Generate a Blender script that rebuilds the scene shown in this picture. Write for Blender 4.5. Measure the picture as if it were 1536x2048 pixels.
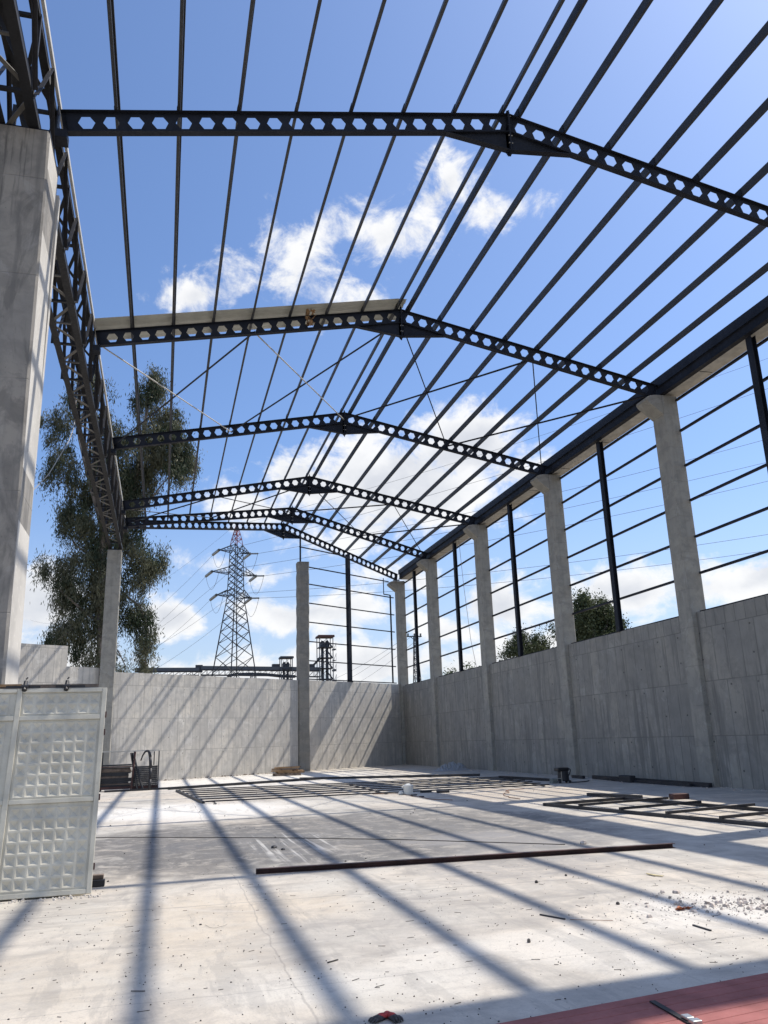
import bpy, math, random
import numpy as np
from mathutils import Vector, Matrix
random.seed(7)
for o in list(bpy.data.objects): bpy.data.objects.remove(o)
scene = bpy.context.scene
col = scene.collection

# ------------------------------------------------------------------ camera
EYE = Vector((0, 0, 1.6)); FPX = 1609.356
CR = Vector((0.9659584303, -0.2568830948, -0.0305840894))
CU = Vector((-0.0414921403, -0.2705352579, 0.9618155106))
CF = Vector((0.2553482195, 0.9278048016, 0.2719844425))
cam = bpy.data.cameras.new('camera'); camo = bpy.data.objects.new('camera', cam); col.objects.link(camo)
camo.matrix_world = Matrix(((CR.x, CU.x, -CF.x, 0), (CR.y, CU.y, -CF.y, 0), (CR.z, CU.z, -CF.z, 1.6), (0, 0, 0, 1)))
cam.sensor_fit = 'VERTICAL'; cam.sensor_height = 36; cam.lens = FPX * 36 / 2048
cam.clip_start = 0.05; cam.clip_end = 9000
scene.camera = camo
scene.render.resolution_x = 768; scene.render.resolution_y = 1024

def at(x, y, X=None, Y=None, Z=None):
    """point of the scene on a plane X=, Y= or Z= along one photograph direction"""
    d = CF + (x - 768) / FPX * CR - (y - 1024) / FPX * CU
    t = (X / d.x) if X is not None else (Y / d.y) if Y is not None else ((Z - 1.6) / d.z)
    return EYE + d * t

# ------------------------------------------------------------------ light
SUN = Vector((0.646, 0.145, 1.0)).normalized()
EL = math.asin(SUN.z); AZ = math.atan2(SUN.x, SUN.y)
sl = bpy.data.lights.new('sun', 'SUN'); sl.energy = 5.0; sl.angle = math.radians(0.53); sl.color = (1.0, 0.925, 0.82)
so = bpy.data.objects.new('sun', sl); col.objects.link(so); so.rotation_euler = SUN.to_track_quat('Z', 'Y').to_euler()
so.location = (20, 4, 30)
scene.view_settings.view_transform = 'Standard'; scene.view_settings.look = 'None'
scene.view_settings.gamma = 1; scene.view_settings.use_curve_mapping = False
scene.view_settings.exposure = EXPO = 0.05
scene.render.engine = 'CYCLES'

# ------------------------------------------------------------------ world: sky and clouds
world = bpy.data.worlds.new('World'); scene.world = world; world.use_nodes = True
nt = world.node_tree; N = nt.nodes; L = nt.links
for n in list(N): N.remove(n)
def nd(tree, t, **kw):
    n = tree.nodes.new(t)
    for k, v in kw.items():
        if k == 'inp':
            for i, x in v.items(): n.inputs[i].default_value = x
        else: setattr(n, k, v)
    return n
def mth(tree, op, a, b=None, c=None, clamp=False):
    n = tree.nodes.new('ShaderNodeMath'); n.operation = op; n.use_clamp = clamp
    for i, x in enumerate((a, b, c)):
        if x is None: continue
        if isinstance(x, (int, float)): n.inputs[i].default_value = x
        else: tree.links.new(x, n.inputs[i])
    return n.outputs[0]
out = nd(nt, 'ShaderNodeOutputWorld'); bg = nd(nt, 'ShaderNodeBackground')
bg.inputs['Strength'].default_value = 0.10
sky = nd(nt, 'ShaderNodeTexSky', sky_type='NISHITA', sun_disc=False)
sky.sun_elevation = EL; sky.sun_rotation = AZ; sky.altitude = 100; sky.air_density = 1.0; sky.dust_density = 1.2; sky.ozone_density = 3.0
tint = nd(nt, 'ShaderNodeMixRGB', blend_type='MULTIPLY', inp={0: 1.0, 2: (1.30, 1.47, 1.72, 1)})
L.new(sky.outputs[0], tint.inputs[1])
tc = nd(nt, 'ShaderNodeTexCoord'); sep = nd(nt, 'ShaderNodeSeparateXYZ'); L.new(tc.outputs['Generated'], sep.inputs[0])
az = mth(nt, 'ARCTAN2', sep.outputs[0], sep.outputs[1]); el = mth(nt, 'ARCSINE', sep.outputs[2])
DEG = math.pi / 180
# warp so that cloud outlines are ragged
comb = nd(nt, 'ShaderNodeCombineXYZ'); L.new(az, comb.inputs[0]); L.new(el, comb.inputs[1])
warp = nd(nt, 'ShaderNodeTexNoise', inp={'Scale': 13.0, 'Detail': 4.0, 'Roughness': 0.6}); L.new(comb.outputs[0], warp.inputs['Vector'])
wv = nd(nt, 'ShaderNodeVectorMath', operation='MULTIPLY_ADD'); L.new(warp.outputs['Color'], wv.inputs[0]); wv.inputs[1].default_value = (0.07, 0.05, 0); wv.inputs[2].default_value = (-0.035, -0.025, 0)
pos = nd(nt, 'ShaderNodeVectorMath', operation='ADD'); L.new(comb.outputs[0], pos.inputs[0]); L.new(wv.outputs[0], pos.inputs[1])
# clouds, the last few added out of view to whiten ambient light: azimuth, elevation, half width, half height (degrees), strength
CL = [(1.2, 30.4, 3.2, 1.9, .85), (4.6, 31.0, 2.6, 1.0, .62), (9.0, 33.0, 5.0, 3.4, .78), (12.5, 31.0, 4.2, 2.2, .6), (17.0, 34.8, 4.4, 2.6, .86), (21.0, 37.4, 3.4, 2.1, .88), (25.0, 35.6, 4.2, 1.3, .60), (10.5, 35.2, 4, .9, .5), (14.5, 29.6, 4, 1.2, .48),
      (21.8, 20.4, 4.4, 2.6, 1.35), (15.5, 18.0, 6.0, 3.2, 1.35), (9.5, 18.2, 3.6, 2.2, 1.05), (5.8, 16.6, 3.6, 2.2, 1.0), (19.0, 16.8, 6.5, 3.0, 1.15), (13.5, 14.6, 6.0, 1.8, .85), (24.5, 17.6, 3.0, 2.2, .9),
      (-8.3, 9.4, 2.8, 2.8, 1.2), (-7.5, 5.2, 5.5, 1.8, 1.0), (0.2, 8.3, 2.4, 1.5, 1.2), (1.8, 12.3, 3.6, 1.2, .6), (7.2, 11.6, 3.0, .9, .66), (10.8, 8.8, 6.4, 1.7, 1.1), (16.5, 11.2, 3.6, 1.3, .8),
      (4.0, 4.4, 5.5, 1.7, 1.1), (13.5, 4.8, 7.0, 2.3, 1.15), (19.5, 7.6, 3.2, 1.5, 1.05), (23.6, 9.4, 3.4, 2.2, 1.15), (31.0, 9.2, 5.0, 1.8, 1.15), (39.5, 9.0, 6.0, 1.7, 1.05), (24.5, 4.6, 8, 2.2, 1.1), (36, 5.5, 9, 1.8, .8), (47.0, 8.0, 6.0, 2.2, .9), (-20, 9, 9, 3, .9), (-40, 14, 12, 4, .9), (60, 12, 10, 4, .8), (85, 10, 12, 4, .9), (-75, 12, 12, 5, .9), (140, 22, 26, 12, 1.1), (-140, 24, 28, 12, 1.1), (178, 40, 30, 13, 1.1), (100, 30, 10, 6, .8), (-95, 38, 18, 10, 1.0)]
mask = None
for (a, e, rx, ry, s) in CL:
    sub = nd(nt, 'ShaderNodeVectorMath', operation='SUBTRACT', inp={1: (a * DEG, e * DEG, 0)}); L.new(pos.outputs[0], sub.inputs[0])
    mul = nd(nt, 'ShaderNodeVectorMath', operation='MULTIPLY', inp={1: (1 / (rx * DEG), 1 / (ry * DEG), 0)}); L.new(sub.outputs[0], mul.inputs[0])
    ln = nd(nt, 'ShaderNodeVectorMath', operation='LENGTH'); L.new(mul.outputs[0], ln.inputs[0])
    v = mth(nt, 'MULTIPLY_ADD', ln.outputs['Value'], -s * 0.62, s)
    mask = v if mask is None else mth(nt, 'SMOOTH_MAX', mask, v, 0.12)
mp = nd(nt, 'ShaderNodeMapping', inp={'Scale': (1, 1.35, 1)}); L.new(comb.outputs[0], mp.inputs[0])
n1 = nd(nt, 'ShaderNodeTexNoise', inp={'Scale': 15.0, 'Detail': 11.0, 'Roughness': 0.64, 'Distortion': .3}); L.new(mp.outputs[0], n1.inputs['Vector'])
dens = mth(nt, 'ADD', mask, mth(nt, 'MULTIPLY_ADD', n1.outputs[0], 2.1, -1.08))
alpha = nd(nt, 'ShaderNodeMapRange', interpolation_type='SMOOTHSTEP', inp={'From Min': 0.24, 'From Max': 0.78}); L.new(dens, alpha.inputs['Value'])
# same cloud looked at a little towards the sun: thick above means a greyer belly
mp2 = nd(nt, 'ShaderNodeMapping', inp={'Location': (0.03, 0.05, 0), 'Scale': (1, 1.35, 1)}); L.new(comb.outputs[0], mp2.inputs[0])
n2 = nd(nt, 'ShaderNodeTexNoise', inp={'Scale': 11.0, 'Detail': 6.0, 'Roughness': 0.55}); L.new(mp2.outputs[0], n2.inputs['Vector'])
thick = nd(nt, 'ShaderNodeMapRange', interpolation_type='SMOOTHSTEP', inp={'From Min': 0.55, 'From Max': 1.35}); L.new(mth(nt, 'ADD', mask, mth(nt, 'MULTIPLY_ADD', n2.outputs[0], 1.6, -0.75)), thick.inputs['Value'])
ccol = nd(nt, 'ShaderNodeMixRGB', inp={1: (9.9, 9.9, 9.9, 1), 2: (7.0, 7.25, 7.8, 1)}); L.new(thick.outputs[0], ccol.inputs[0])
# thin milky veil of far cloud low over the horizon
veil = nd(nt, 'ShaderNodeMapRange', interpolation_type='SMOOTHSTEP', inp={'From Min': 0.34, 'From Max': 0.0, 'To Min': 0.0, 'To Max': 0.55}); L.new(el, veil.inputs['Value'])
m0 = nd(nt, 'ShaderNodeMixRGB', inp={2: (6.6, 7.3, 8.6, 1)}); L.new(veil.outputs[0], m0.inputs[0]); L.new(tint.outputs[0], m0.inputs[1])
mx = nd(nt, 'ShaderNodeMixRGB'); L.new(mth(nt, 'MULTIPLY', alpha.outputs[0], 0.96), mx.inputs[0]); L.new(m0.outputs[0], mx.inputs[1]); L.new(ccol.outputs[0], mx.inputs[2])
L.new(mx.outputs[0], bg.inputs['Color']); L.new(bg.outputs[0], out.inputs['Surface'])

# ------------------------------------------------------------------ helpers
def tag(o, label=None, cat=None, group=None, kind=None):
    if label: o['label'] = label
    if cat: o['category'] = cat
    if group: o['group'] = group
    if kind: o['kind'] = kind
    return o
def empty(name, loc, label=None, cat=None, group=None):
    o = bpy.data.objects.new(name, None); col.objects.link(o); o.location = loc; o.empty_display_size = .3
    return tag(o, label, cat, group)
class MB:
    def __init__(s): s.v = []; s.f = []
    def add(s, vs, fs):
        b = len(s.v); s.v += [tuple(v) for v in vs]; s.f += [tuple(b + i for i in f) for f in fs]; return s
    def box(s, lo, hi):
        x0, y0, z0 = lo; x1, y1, z1 = hi
        return s.add([(x0, y0, z0), (x1, y0, z0), (x1, y1, z0), (x0, y1, z0), (x0, y0, z1), (x1, y0, z1), (x1, y1, z1), (x0, y1, z1)],
                     [(3, 2, 1, 0), (4, 5, 6, 7), (0, 1, 5, 4), (1, 2, 6, 5), (2, 3, 7, 6), (3, 0, 4, 7)])
    def sweep(s, p, q, prof, up=(0, 0, 1), closed=True, caps=True):
        """profile (list of side,up pairs) carried from p to q"""
        p = Vector(p); q = Vector(q); d = (q - p).normalized(); up = Vector(up)
        if abs(d.dot(up)) > .999: up = Vector((0, 1, 0))
        side = d.cross(up).normalized(); u = side.cross(d).normalized(); n = len(prof)
        vs = [p + side * a + u * b for a, b in prof] + [q + side * a + u * b for a, b in prof]
        fs = [(i, (i + 1) % n, n + (i + 1) % n, n + i) for i in range(n if closed else n - 1)]
        if caps and closed: fs += [tuple(range(n))[::-1], tuple(range(n, 2 * n))]
        return s.add(vs, fs)
    def bar(s, p, q, w, h=None, up=(0, 0, 1)):
        h = h or w; a, b = w / 2, h / 2
        return s.sweep(p, q, [(-a, -b), (a, -b), (a, b), (-a, b)], up)
    def tube(s, p, q, r, n=8, r2=None):
        p = Vector(p); q = Vector(q); d = (q - p).normalized(); up = Vector((0, 0, 1)) if abs(d.z) < .9 else Vector((1, 0, 0))
        a = d.cross(up).normalized(); b = a.cross(d); r2 = r if r2 is None else r2
        c = [(math.cos(2 * math.pi * i / n), math.sin(2 * math.pi * i / n)) for i in range(n)]
        vs = [p + (a * x + b * y) * r for x, y in c] + [q + (a * x + b * y) * r2 for x, y in c]
        return s.add(vs, [(i, (i + 1) % n, n + (i + 1) % n, n + i) for i in range(n)] + [tuple(range(n))[::-1], tuple(range(n, 2 * n))])
    def path(s, pts, r, n=6):
        for i in range(len(pts) - 1): s.tube(pts[i], pts[i + 1], r if not isinstance(r, list) else r[i], n, None if not isinstance(r, list) else r[i + 1])
        return s
    def prism(s, poly, axis, lo, hi):
        """closed 2-D outline pushed along an axis; outline in the other two axes in order"""
        n = len(poly)
        def P(a, b, t): return (t, a, b) if axis == 0 else (a, t, b) if axis == 1 else (a, b, t)
        return s.add([P(a, b, lo) for a, b in poly] + [P(a, b, hi) for a, b in poly],
                     [(i, (i + 1) % n, n + (i + 1) % n, n + i) for i in range(n)] + [tuple(range(n))[::-1], tuple(range(n, 2 * n))])
    def angle(s, p, q, w, t=.01, up=(0, 0, 1), flip=1):
        return s.sweep(p, q, [(0, 0), (w * flip, 0), (w * flip, t), (t * flip, t), (t * flip, w), (0, w)], up)
    def build(s, name, mat, parent=None, smooth=False, bevel=0, fix=True):
        me = bpy.data.meshes.new(name); loc = Vector((0, 0, 0)); p = parent
        while p is not None: loc += p.location; p = p.parent
        if parent is None:
            a = np.array(s.v); loc = Vector(((a[:, 0].min() + a[:, 0].max()) / 2, (a[:, 1].min() + a[:, 1].max()) / 2, a[:, 2].min()))
        me.from_pydata([(x - loc.x, y - loc.y, z - loc.z) for x, y, z in s.v], [], s.f)
        if fix:
            import bmesh
            bm = bmesh.new(); bm.from_mesh(me); bmesh.ops.recalc_face_normals(bm, faces=bm.faces); bm.to_mesh(me); bm.free()
        if smooth: me.shade_smooth()
        me.materials.append(mat); o = bpy.data.objects.new(name, me); col.objects.link(o)
        if parent is not None: o.parent = parent
        else: o.location = loc
        if bevel:
            m = o.modifiers.new('bevel', 'BEVEL'); m.width = bevel; m.segments = 2; m.limit_method = 'ANGLE'; m.angle_limit = math.radians(50)
        return o

# ------------------------------------------------------------------ materials
def mat(name, base, rough=.6, metal=0.0, spec=.5):
    m = bpy.data.materials.new(name); m.use_nodes = True; b = m.node_tree.nodes['Principled BSDF']
    b.inputs['Base Color'].default_value = (*base, 1); b.inputs['Roughness'].default_value = rough; b.inputs['Metallic'].default_value = metal
    b.inputs['Specular IOR Level'].default_value = spec
    return m
def bsdf(m): return m.node_tree.nodes['Principled BSDF']
def mixc(t, fac, a, b, mode='MIX'):
    n = t.nodes.new('ShaderNodeMixRGB'); n.blend_type = mode
    for i, x in ((0, fac), (1, a), (2, b)):
        if isinstance(x, (int, float)): n.inputs[i].default_value = x
        elif isinstance(x, tuple): n.inputs[i].default_value = (*x, 1) if len(x) == 3 else x
        else: t.links.new(x, n.inputs[i])
    return n.outputs[0]
def noise(t, vec, scale, detail=4, rough=.55, dist=0, stretch=None):
    if stretch:
        mp_ = nd(t, 'ShaderNodeMapping', inp={'Scale': stretch}); t.links.new(vec, mp_.inputs[0]); vec = mp_.outputs[0]
    n = nd(t, 'ShaderNodeTexNoise', inp={'Scale': scale, 'Detail': detail, 'Roughness': rough, 'Distortion': dist}); t.links.new(vec, n.inputs['Vector'])
    return n.outputs[0]
def rng(t, v, a, b, c=0.0, d=1.0, smooth=True):
    n = nd(t, 'ShaderNodeMapRange', inp={'From Min': a, 'From Max': b, 'To Min': c, 'To Max': d})
    if smooth: n.interpolation_type = 'SMOOTHSTEP'
    t.links.new(v, n.inputs['Value']); return n.outputs[0]
def bump(t, h, strength=.3, dist=.01, into=None):
    n = nd(t, 'ShaderNodeBump', inp={'Strength': strength, 'Distance': dist}); t.links.new(h, n.inputs['Height'])
    if into: t.links.new(into, n.inputs['Normal'])
    return n.outputs[0]
def weathered(name, base, rough=.5, metal=0.0, var=.35, scale=3.0, dust=None, spec=.5):
    m = mat(name, base, rough, metal, spec); t = m.node_tree; c = nd(t, 'ShaderNodeTexCoord').outputs['Object']
    g = nd(t, 'ShaderNodeNewGeometry').outputs['Position']
    n = noise(t, g, scale, 5, .6); n2 = noise(t, g, scale * 9, 3, .6)
    k = mixc(t, rng(t, n, .3, .7), tuple(x * (1 - var) for x in base), tuple(min(1, x * (1 + var)) for x in base))
    k = mixc(t, rng(t, n2, .58, .75, 0, .35), k, dust or tuple(min(1, x * 1.8 + .02) for x in base))
    t.links.new(k, bsdf(m).inputs['Base Color'])
    t.links.new(rng(t, n2, .2, .8, rough - .12, rough + .15), bsdf(m).inputs['Roughness'])
    return m
def concrete(name, base, boards=0, rows=None, joint=0, holes=True, warm=(1.04, 1.0, .93), streak=.5, stain=0.0):
    """cast concrete: u runs along the wall (object x or y), v up. boards = formwork board width"""
    m = mat(name, base, .88, spec=.3); t = m.node_tree; P = nd(t, 'ShaderNodeTexCoord').outputs['Object']
    s = nd(t, 'ShaderNodeSeparateXYZ'); t.links.new(P, s.inputs[0]); u, v, z = s.outputs
    uz = nd(t, 'ShaderNodeCombineXYZ'); t.links.new(mth(t, 'ADD', u, mth(t, 'MULTIPLY', v, .7)), uz.inputs[0]); t.links.new(z, uz.inputs[1]); t.links.new(v, uz.inputs[2])
    V = uz.outputs[0]
    big = noise(t, P, .55, 4, .6); mid = noise(t, P, 2.6, 6, .65, .4); fine = noise(t, P, 38, 4, .7)
    k = mixc(t, rng(t, big, .3, .7), tuple(x * .86 for x in base), tuple(x * w * 1.1 for x, w in zip(base, warm)))
    k = mixc(t, rng(t, mid, .42, .64, 0, .55), k, tuple(x * .66 for x in base)); blt = noise(t, P, 1.25, 9, .72, .8)
    k = mixc(t, rng(t, blt, .55, .60, 0, .38), k, tuple(min(1, x * 1.28) for x in base)); k = mixc(t, rng(t, noise(t, P, .9, 9, .75, 1.2), .57, .615, 0, .42), k, tuple(x * .62 for x in base))
    if stain: k = mixc(t, mth(t, 'MULTIPLY', rng(t, noise(t, P, 1.0, 7, .68, .9, (1.5, 1.5, .55)), .50, .60), stain), k, tuple(x * .42 for x in base)); k = mixc(t, mth(t, 'MULTIPLY', rng(t, noise(t, P, 1.0, 5, .7, 0, (16, 16, .5)), .54, .66), mth(t, 'MULTIPLY', rng(t, z, 8.6, 10.6), .8)), k, tuple(x * .35 for x in base))
    drip = noise(t, V, 1.0, 4, .6, 0, (5.5, .35, 1))
    k = mixc(t, rng(t, drip, .50, .66, 0, streak), k, tuple(x * .55 for x in base))
    pale = noise(t, V, 1.0, 3, .55, 0, (3.0, .6, 1)); k = mixc(t, rng(t, pale, .58, .78, 0, .35), k, tuple(min(1, x * 1.3) for x in base))
    h = mth(t, 'MULTIPLY', fine, .25)
    if boards:
        w_ = nd(t, 'ShaderNodeTexNoise', inp={'Scale': .9, 'Detail': 1.0}); t.links.new(V, w_.inputs['Vector'])
        br = nd(t, 'ShaderNodeTexBrick', offset=0.37, offset_frequency=2, squash=.72, squash_frequency=3)
        for i, x in {'Scale': 1.0, 'Mortar Size': .016, 'Mortar Smooth': .5, 'Bias': 0.0, 'Brick Width': boards, 'Row Height': 1.55, 'Color1': (0, 0, 0, 1), 'Color2': (1, 1, 1, 1), 'Mortar': (.5, .5, .5, 1)}.items(): br.inputs[i].default_value = x
        off = nd(t, 'ShaderNodeVectorMath', operation='ADD', inp={1: (0, .04, 0)}); t.links.new(V, off.inputs[0]); t.links.new(off.outputs[0], br.inputs['Vector'])
        k = mixc(t, mth(t, 'MULTIPLY', mixc(t, 1.0, br.outputs['Color'], (1, 1, 1), 'MULTIPLY'), .5), k, tuple(x * .66 for x in base))
        br2 = nd(t, 'ShaderNodeTexBrick', offset=0.61, offset_frequency=2)
        for i, x in {'Scale': 1.0, 'Mortar Size': .007, 'Mortar Smooth': .8, 'Brick Width': boards * .43, 'Row Height': 1.55}.items(): br2.inputs[i].default_value = x
        t.links.new(off.outputs[0], br2.inputs['Vector'])
        seam = mth(t, 'MAXIMUM', br.outputs['Fac'], mth(t, 'MULTIPLY', br2.outputs['Fac'], rng(t, noise(t, V, 1.1, 2), .42, .6, .05, .6)))
        fade = rng(t, noise(t, V, 1.6, 3), .3, .6, .35, 1.0)
        k = mixc(t, mth(t, 'MULTIPLY', mth(t, 'MULTIPLY', seam, fade), .85), k, tuple(x * .5 for x in base))
        h = mth(t, 'SUBTRACT', h, mth(t, 'MULTIPLY', seam, .8))
        grain = noise(t, V, 1.0, 4, .7, 0, (46, 1.6, 1)); k = mixc(t, rng(t, grain, .5, .8, 0, .3), k, tuple(x * .75 for x in base))
    if joint:
        fr = mth(t, 'PINGPONG', mth(t, 'ADD', z, mth(t, 'MULTIPLY', noise(t, P, .8, 2), .03)), joint / 2)
        ln_ = rng(t, fr, 0.0, .012, 1.0, 0.0); ln_ = mth(t, 'MULTIPLY', ln_, rng(t, noise(t, P, 1.7, 2), .35, .6, .25, .9))
        k = mixc(t, mth(t, 'MULTIPLY', ln_, .55), k, tuple(x * .45 for x in base)); h = mth(t, 'SUBTRACT', h, ln_)
    if holes:   # tie holes of the formwork
        pu = mth(t, 'PINGPONG', mth(t, 'ADD', mth(t, 'ADD', u, mth(t, 'MULTIPLY', v, .7)), .31), boards * .92 / 1.0 if boards else .5)
        pz = mth(t, 'PINGPONG', mth(t, 'ADD', z, .21), .39)
        dd = mth(t, 'SQRT', mth(t, 'ADD', mth(t, 'POWER', pu, 2), mth(t, 'POWER', pz, 2)))
        ho = mth(t, 'MULTIPLY', rng(t, dd, .018, .034, 1, 0), rng(t, noise(t, P, .9, 1), .42, .5))
        k = mixc(t, mth(t, 'MULTIPLY', ho, .8), k, tuple(x * .25 for x in base)); h = mth(t, 'SUBTRACT', h, mth(t, 'MULTIPLY', ho, 2))
    pit = nd(t, 'ShaderNodeTexVoronoi', inp={'Scale': 7.0, 'Randomness': 1.0}); t.links.new(P, pit.inputs['Vector'])
    pt = rng(t, pit.outputs['Distance'], .03, .09, 1, 0); k = mixc(t, mth(t, 'MULTIPLY', pt, .45), k, tuple(x * .4 for x in base))
    t.links.new(k, bsdf(m).inputs['Base Color']); t.links.new(bump(t, h, .5, .012), bsdf(m).inputs['Normal'])
    return m
M = {}
M['steel'] = weathered('dark_painted_steel', (.019, .022, .031), .5, var=.25, scale=1.5, dust=(.04, .042, .05), spec=.15)
M['purlin'] = weathered('dark_galvanised_steel', (.036, .038, .044), .5, .1, var=.2, scale=.9, dust=(.06,.062,.07))
M['lattice'] = weathered('dark_primed_steel', (.014, .015, .018), .55, var=.3, scale=2, dust=(.03, .03, .03), spec=.25); M['web'] = weathered('lattice_web_steel', (.022, .022, .025), .5, var=.3, scale=2, dust=(.05, .048, .045), spec=.3); M['lacing'] = weathered('sunlit_flat_bar', (.09, .086, .078), .55, var=.3, scale=3); M['pale'] = weathered('sunlit_side_concrete', (.52, .50, .46), .85, var=.12, scale=1.3)  # lacing and pale tones lightened to imitate sunlight on those parts
M['floorsteel'] = weathered('black_steel', (.02, .021, .026), .5, var=.3, dust=(.09, .085, .08))
M['rust'] = weathered('red_oxide_steel', (.060, .024, .020), .6, var=.4)
M['zinc'] = weathered('galvanised_sheet', (.52, .51, .47), .55, .15, var=.15)
M['bolt'] = mat('zinc_bolt', (.55, .55, .52), .35, .8)
M['white'] = weathered('white_painted_steel', (.55, .525, .44), .5, var=.16, scale=2.5, dust=(.33, .30, .24))
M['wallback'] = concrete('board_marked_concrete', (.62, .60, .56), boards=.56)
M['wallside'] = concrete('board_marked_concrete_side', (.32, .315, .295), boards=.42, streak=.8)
M['colm'] = concrete('precast_column_concrete', (.335, .33, .305), joint=1.15, holes=False, streak=.25)
M['colbig'] = concrete('stained_column_concrete', (.31, .30, .285), joint=1.7, holes=False, streak=.6, stain=.55)
M['colmid'] = concrete('rough_column_concrete', (.26, .255, .24), joint=.58, holes=False, streak=.2)
def floor_material():
    m = mat('dusty_power_floated_concrete', (.5, .49, .46), .75, spec=.35); t = m.node_tree; P = nd(t, 'ShaderNodeNewGeometry').outputs['Position']
    def blob(x, y, rx, ry, wob=.5):
        s_ = nd(t, 'ShaderNodeVectorMath', operation='SUBTRACT', inp={1: (x, y, 0)}); t.links.new(Pw, s_.inputs[0])
        q = nd(t, 'ShaderNodeVectorMath', operation='MULTIPLY', inp={1: (1 / rx, 1 / ry, 0)}); t.links.new(s_.outputs[0], q.inputs[0])
        l = nd(t, 'ShaderNodeVectorMath', operation='LENGTH'); t.links.new(q.outputs[0], l.inputs[0]); return rng(t, l.outputs['Value'], 1.0, .35)
    wn = nd(t, 'ShaderNodeTexNoise', inp={'Scale': .7, 'Detail': 5.0, 'Roughness': .62}); t.links.new(P, wn.inputs['Vector'])
    wv_ = nd(t, 'ShaderNodeVectorMath', operation='MULTIPLY_ADD', inp={1: (2.2, 3.2, 0), 2: (-1.1, -1.6, 0)}); t.links.new(wn.outputs['Color'], wv_.inputs[0])
    pw = nd(t, 'ShaderNodeVectorMath', operation='ADD'); t.links.new(P, pw.inputs[0]); t.links.new(wv_.outputs[0], pw.inputs[1]); Pw = pw.outputs[0]
    big = noise(t, P, .32, 5, .6); mid = noise(t, P, 1.3, 7, .68, .6); fine = noise(t, P, 55, 4, .75)
    strk = noise(t, P, 1.0, 5, .65, .3, (.55, 3.2, 1)); swirl = noise(t, P, .8, 6, .7, 2.5)
    k = mixc(t, rng(t, big, .32, .68), (.51, .485, .43), (.61, .54, .445))
    k = mixc(t, rng(t, mid, .40, .68, 0, .65), k, (.30, .28, .255))
    k = mixc(t, rng(t, strk, .5, .72, 0, .6), k, (.28, .262, .24))
    k = mixc(t, rng(t, swirl, .55, .7, 0, .3), k, (.58, .55, .50))
    # grey worn patches and tyre-blackened places seen mid floor
    for (x, y, rx, ry, s, c) in ((2.7, 15.0, 4.0, 4.0, 1.0, (.115, .112, .106)), (.1, 14.6, 2.4, 3.4, 1.0, (.14, .134, .125)), (5.2, 15.5, 3.0, 4.8, .95, (.155, .15, .142)), (1.9, 14.2, .75, 2.2, .6, (.14, .14, .14)), (.25, 14.6, .8, .55, .75, (.13, .13, .13)), (4.6, 10.6, 1.5, 1.6, .6, (.27, .26, .25)), (3.2, 8.3, 1.6, 1.0, .5, (.30, .285, .265)), (1.6, 7.4, 1.1, .6, .45, (.30, .28, .26)), (5.9, 12.5, 1.6, 1.4, .5, (.27, .26, .25)),
                                 (5.0, 13.4, 1.2, 1.0, .5, (.30, .29, .285)), (9.6, 22.5, 2.4, 3.0, .4, (.36, .29, .22)), (.6, 8.6, 1.3, 1.2, .5, (.56, .48, .37)), (-.3, 7.0, 1.2, 1.0, .4, (.55, .48, .38))):
        k = mixc(t, mth(t, 'MULTIPLY', mth(t, 'MULTIPLY', blob(x, y, rx * 1.25, ry * 1.25), 1.5, clamp=True), mth(t, 'MULTIPLY', rng(t, noise(t, P, 2.3, 8, .75, .8), .38, .56, .35, 1), s)), k, c)
    for (x, y, rx, ry, s) in ((.6, 22.5, 4.6, 4.0, 1.0), (3.5, 40, 10, 10, .9), (5.0, 7.2, 1.3, 1.2, .65), (2.9, 6.6, 1.6, .9, .35), (1.0, 6.2, 1.4, .9, .3)):
        k = mixc(t, mth(t, 'MULTIPLY', blob(x, y, rx, ry), s), k, (.68, .66, .61))
    # dragged scrape marks
    rot = nd(t, 'ShaderNodeMapping', inp={'Rotation': (0, 0, .13), 'Scale': (9, .22, 1)}); t.links.new(P, rot.inputs[0])
    sc = nd(t, 'ShaderNodeTexNoise', inp={'Scale': 1.0, 'Detail': 3.0, 'Roughness': .6}); t.links.new(rot.outputs[0], sc.inputs['Vector'])
    sb = blob(2.1, 14.0, .8, 2.6); k = mixc(t, mth(t, 'MULTIPLY', sb, rng(t, sc.outputs[0], .5, .62, 0, .8)), k, (.55, .54, .51)); k = mixc(t, mth(t, 'MULTIPLY', sb, rng(t, sc.outputs[0], .46, .36, 0, .7)), k, (.12, .12, .12))
    tw = noise(t, P, 1.0, 6, .7, .5, (2.6, .5, 1)); k = mixc(t, rng(t, tw, .53, .6, 0, .3), k, (.24, .23, .215))
    gm = noise(t, P, 9.0, 8, .8); k = mixc(t, rng(t, gm, .52, .66, 0, .35), k, (.25, .235, .215)); k = mixc(t, rng(t, gm, .44, .34, 0, .3), k, (.62, .58, .52))
    for (cx_, cy_, r0) in ((2.9, 9.1, .55), (3.6, 9.4, .8), (1.2, 9.9, 1.1)):
        s_ = nd(t, 'ShaderNodeVectorMath', operation='DISTANCE', inp={1: (cx_, cy_, 0)}); t.links.new(P, s_.inputs[0]); dl = mth(t, 'ABSOLUTE', mth(t, 'SUBTRACT', s_.outputs['Value'], r0))
        k = mixc(t, mth(t, 'MULTIPLY', rng(t, dl, .07, .0), rng(t, mid, .4, .6, 0, .35)), k, (.58, .55, .5))
    # hairline cracks and day joints
    s3 = nd(t, 'ShaderNodeSeparateXYZ'); t.links.new(P, s3.inputs[0]); X_, Y_, _z = s3.outputs
    jn = mth(t, 'MULTIPLY', mth(t, 'SUBTRACT', noise(t, P, 1.4, 4), .5), .16)
    ya = mth(t, 'ADD', Y_, jn)
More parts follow.
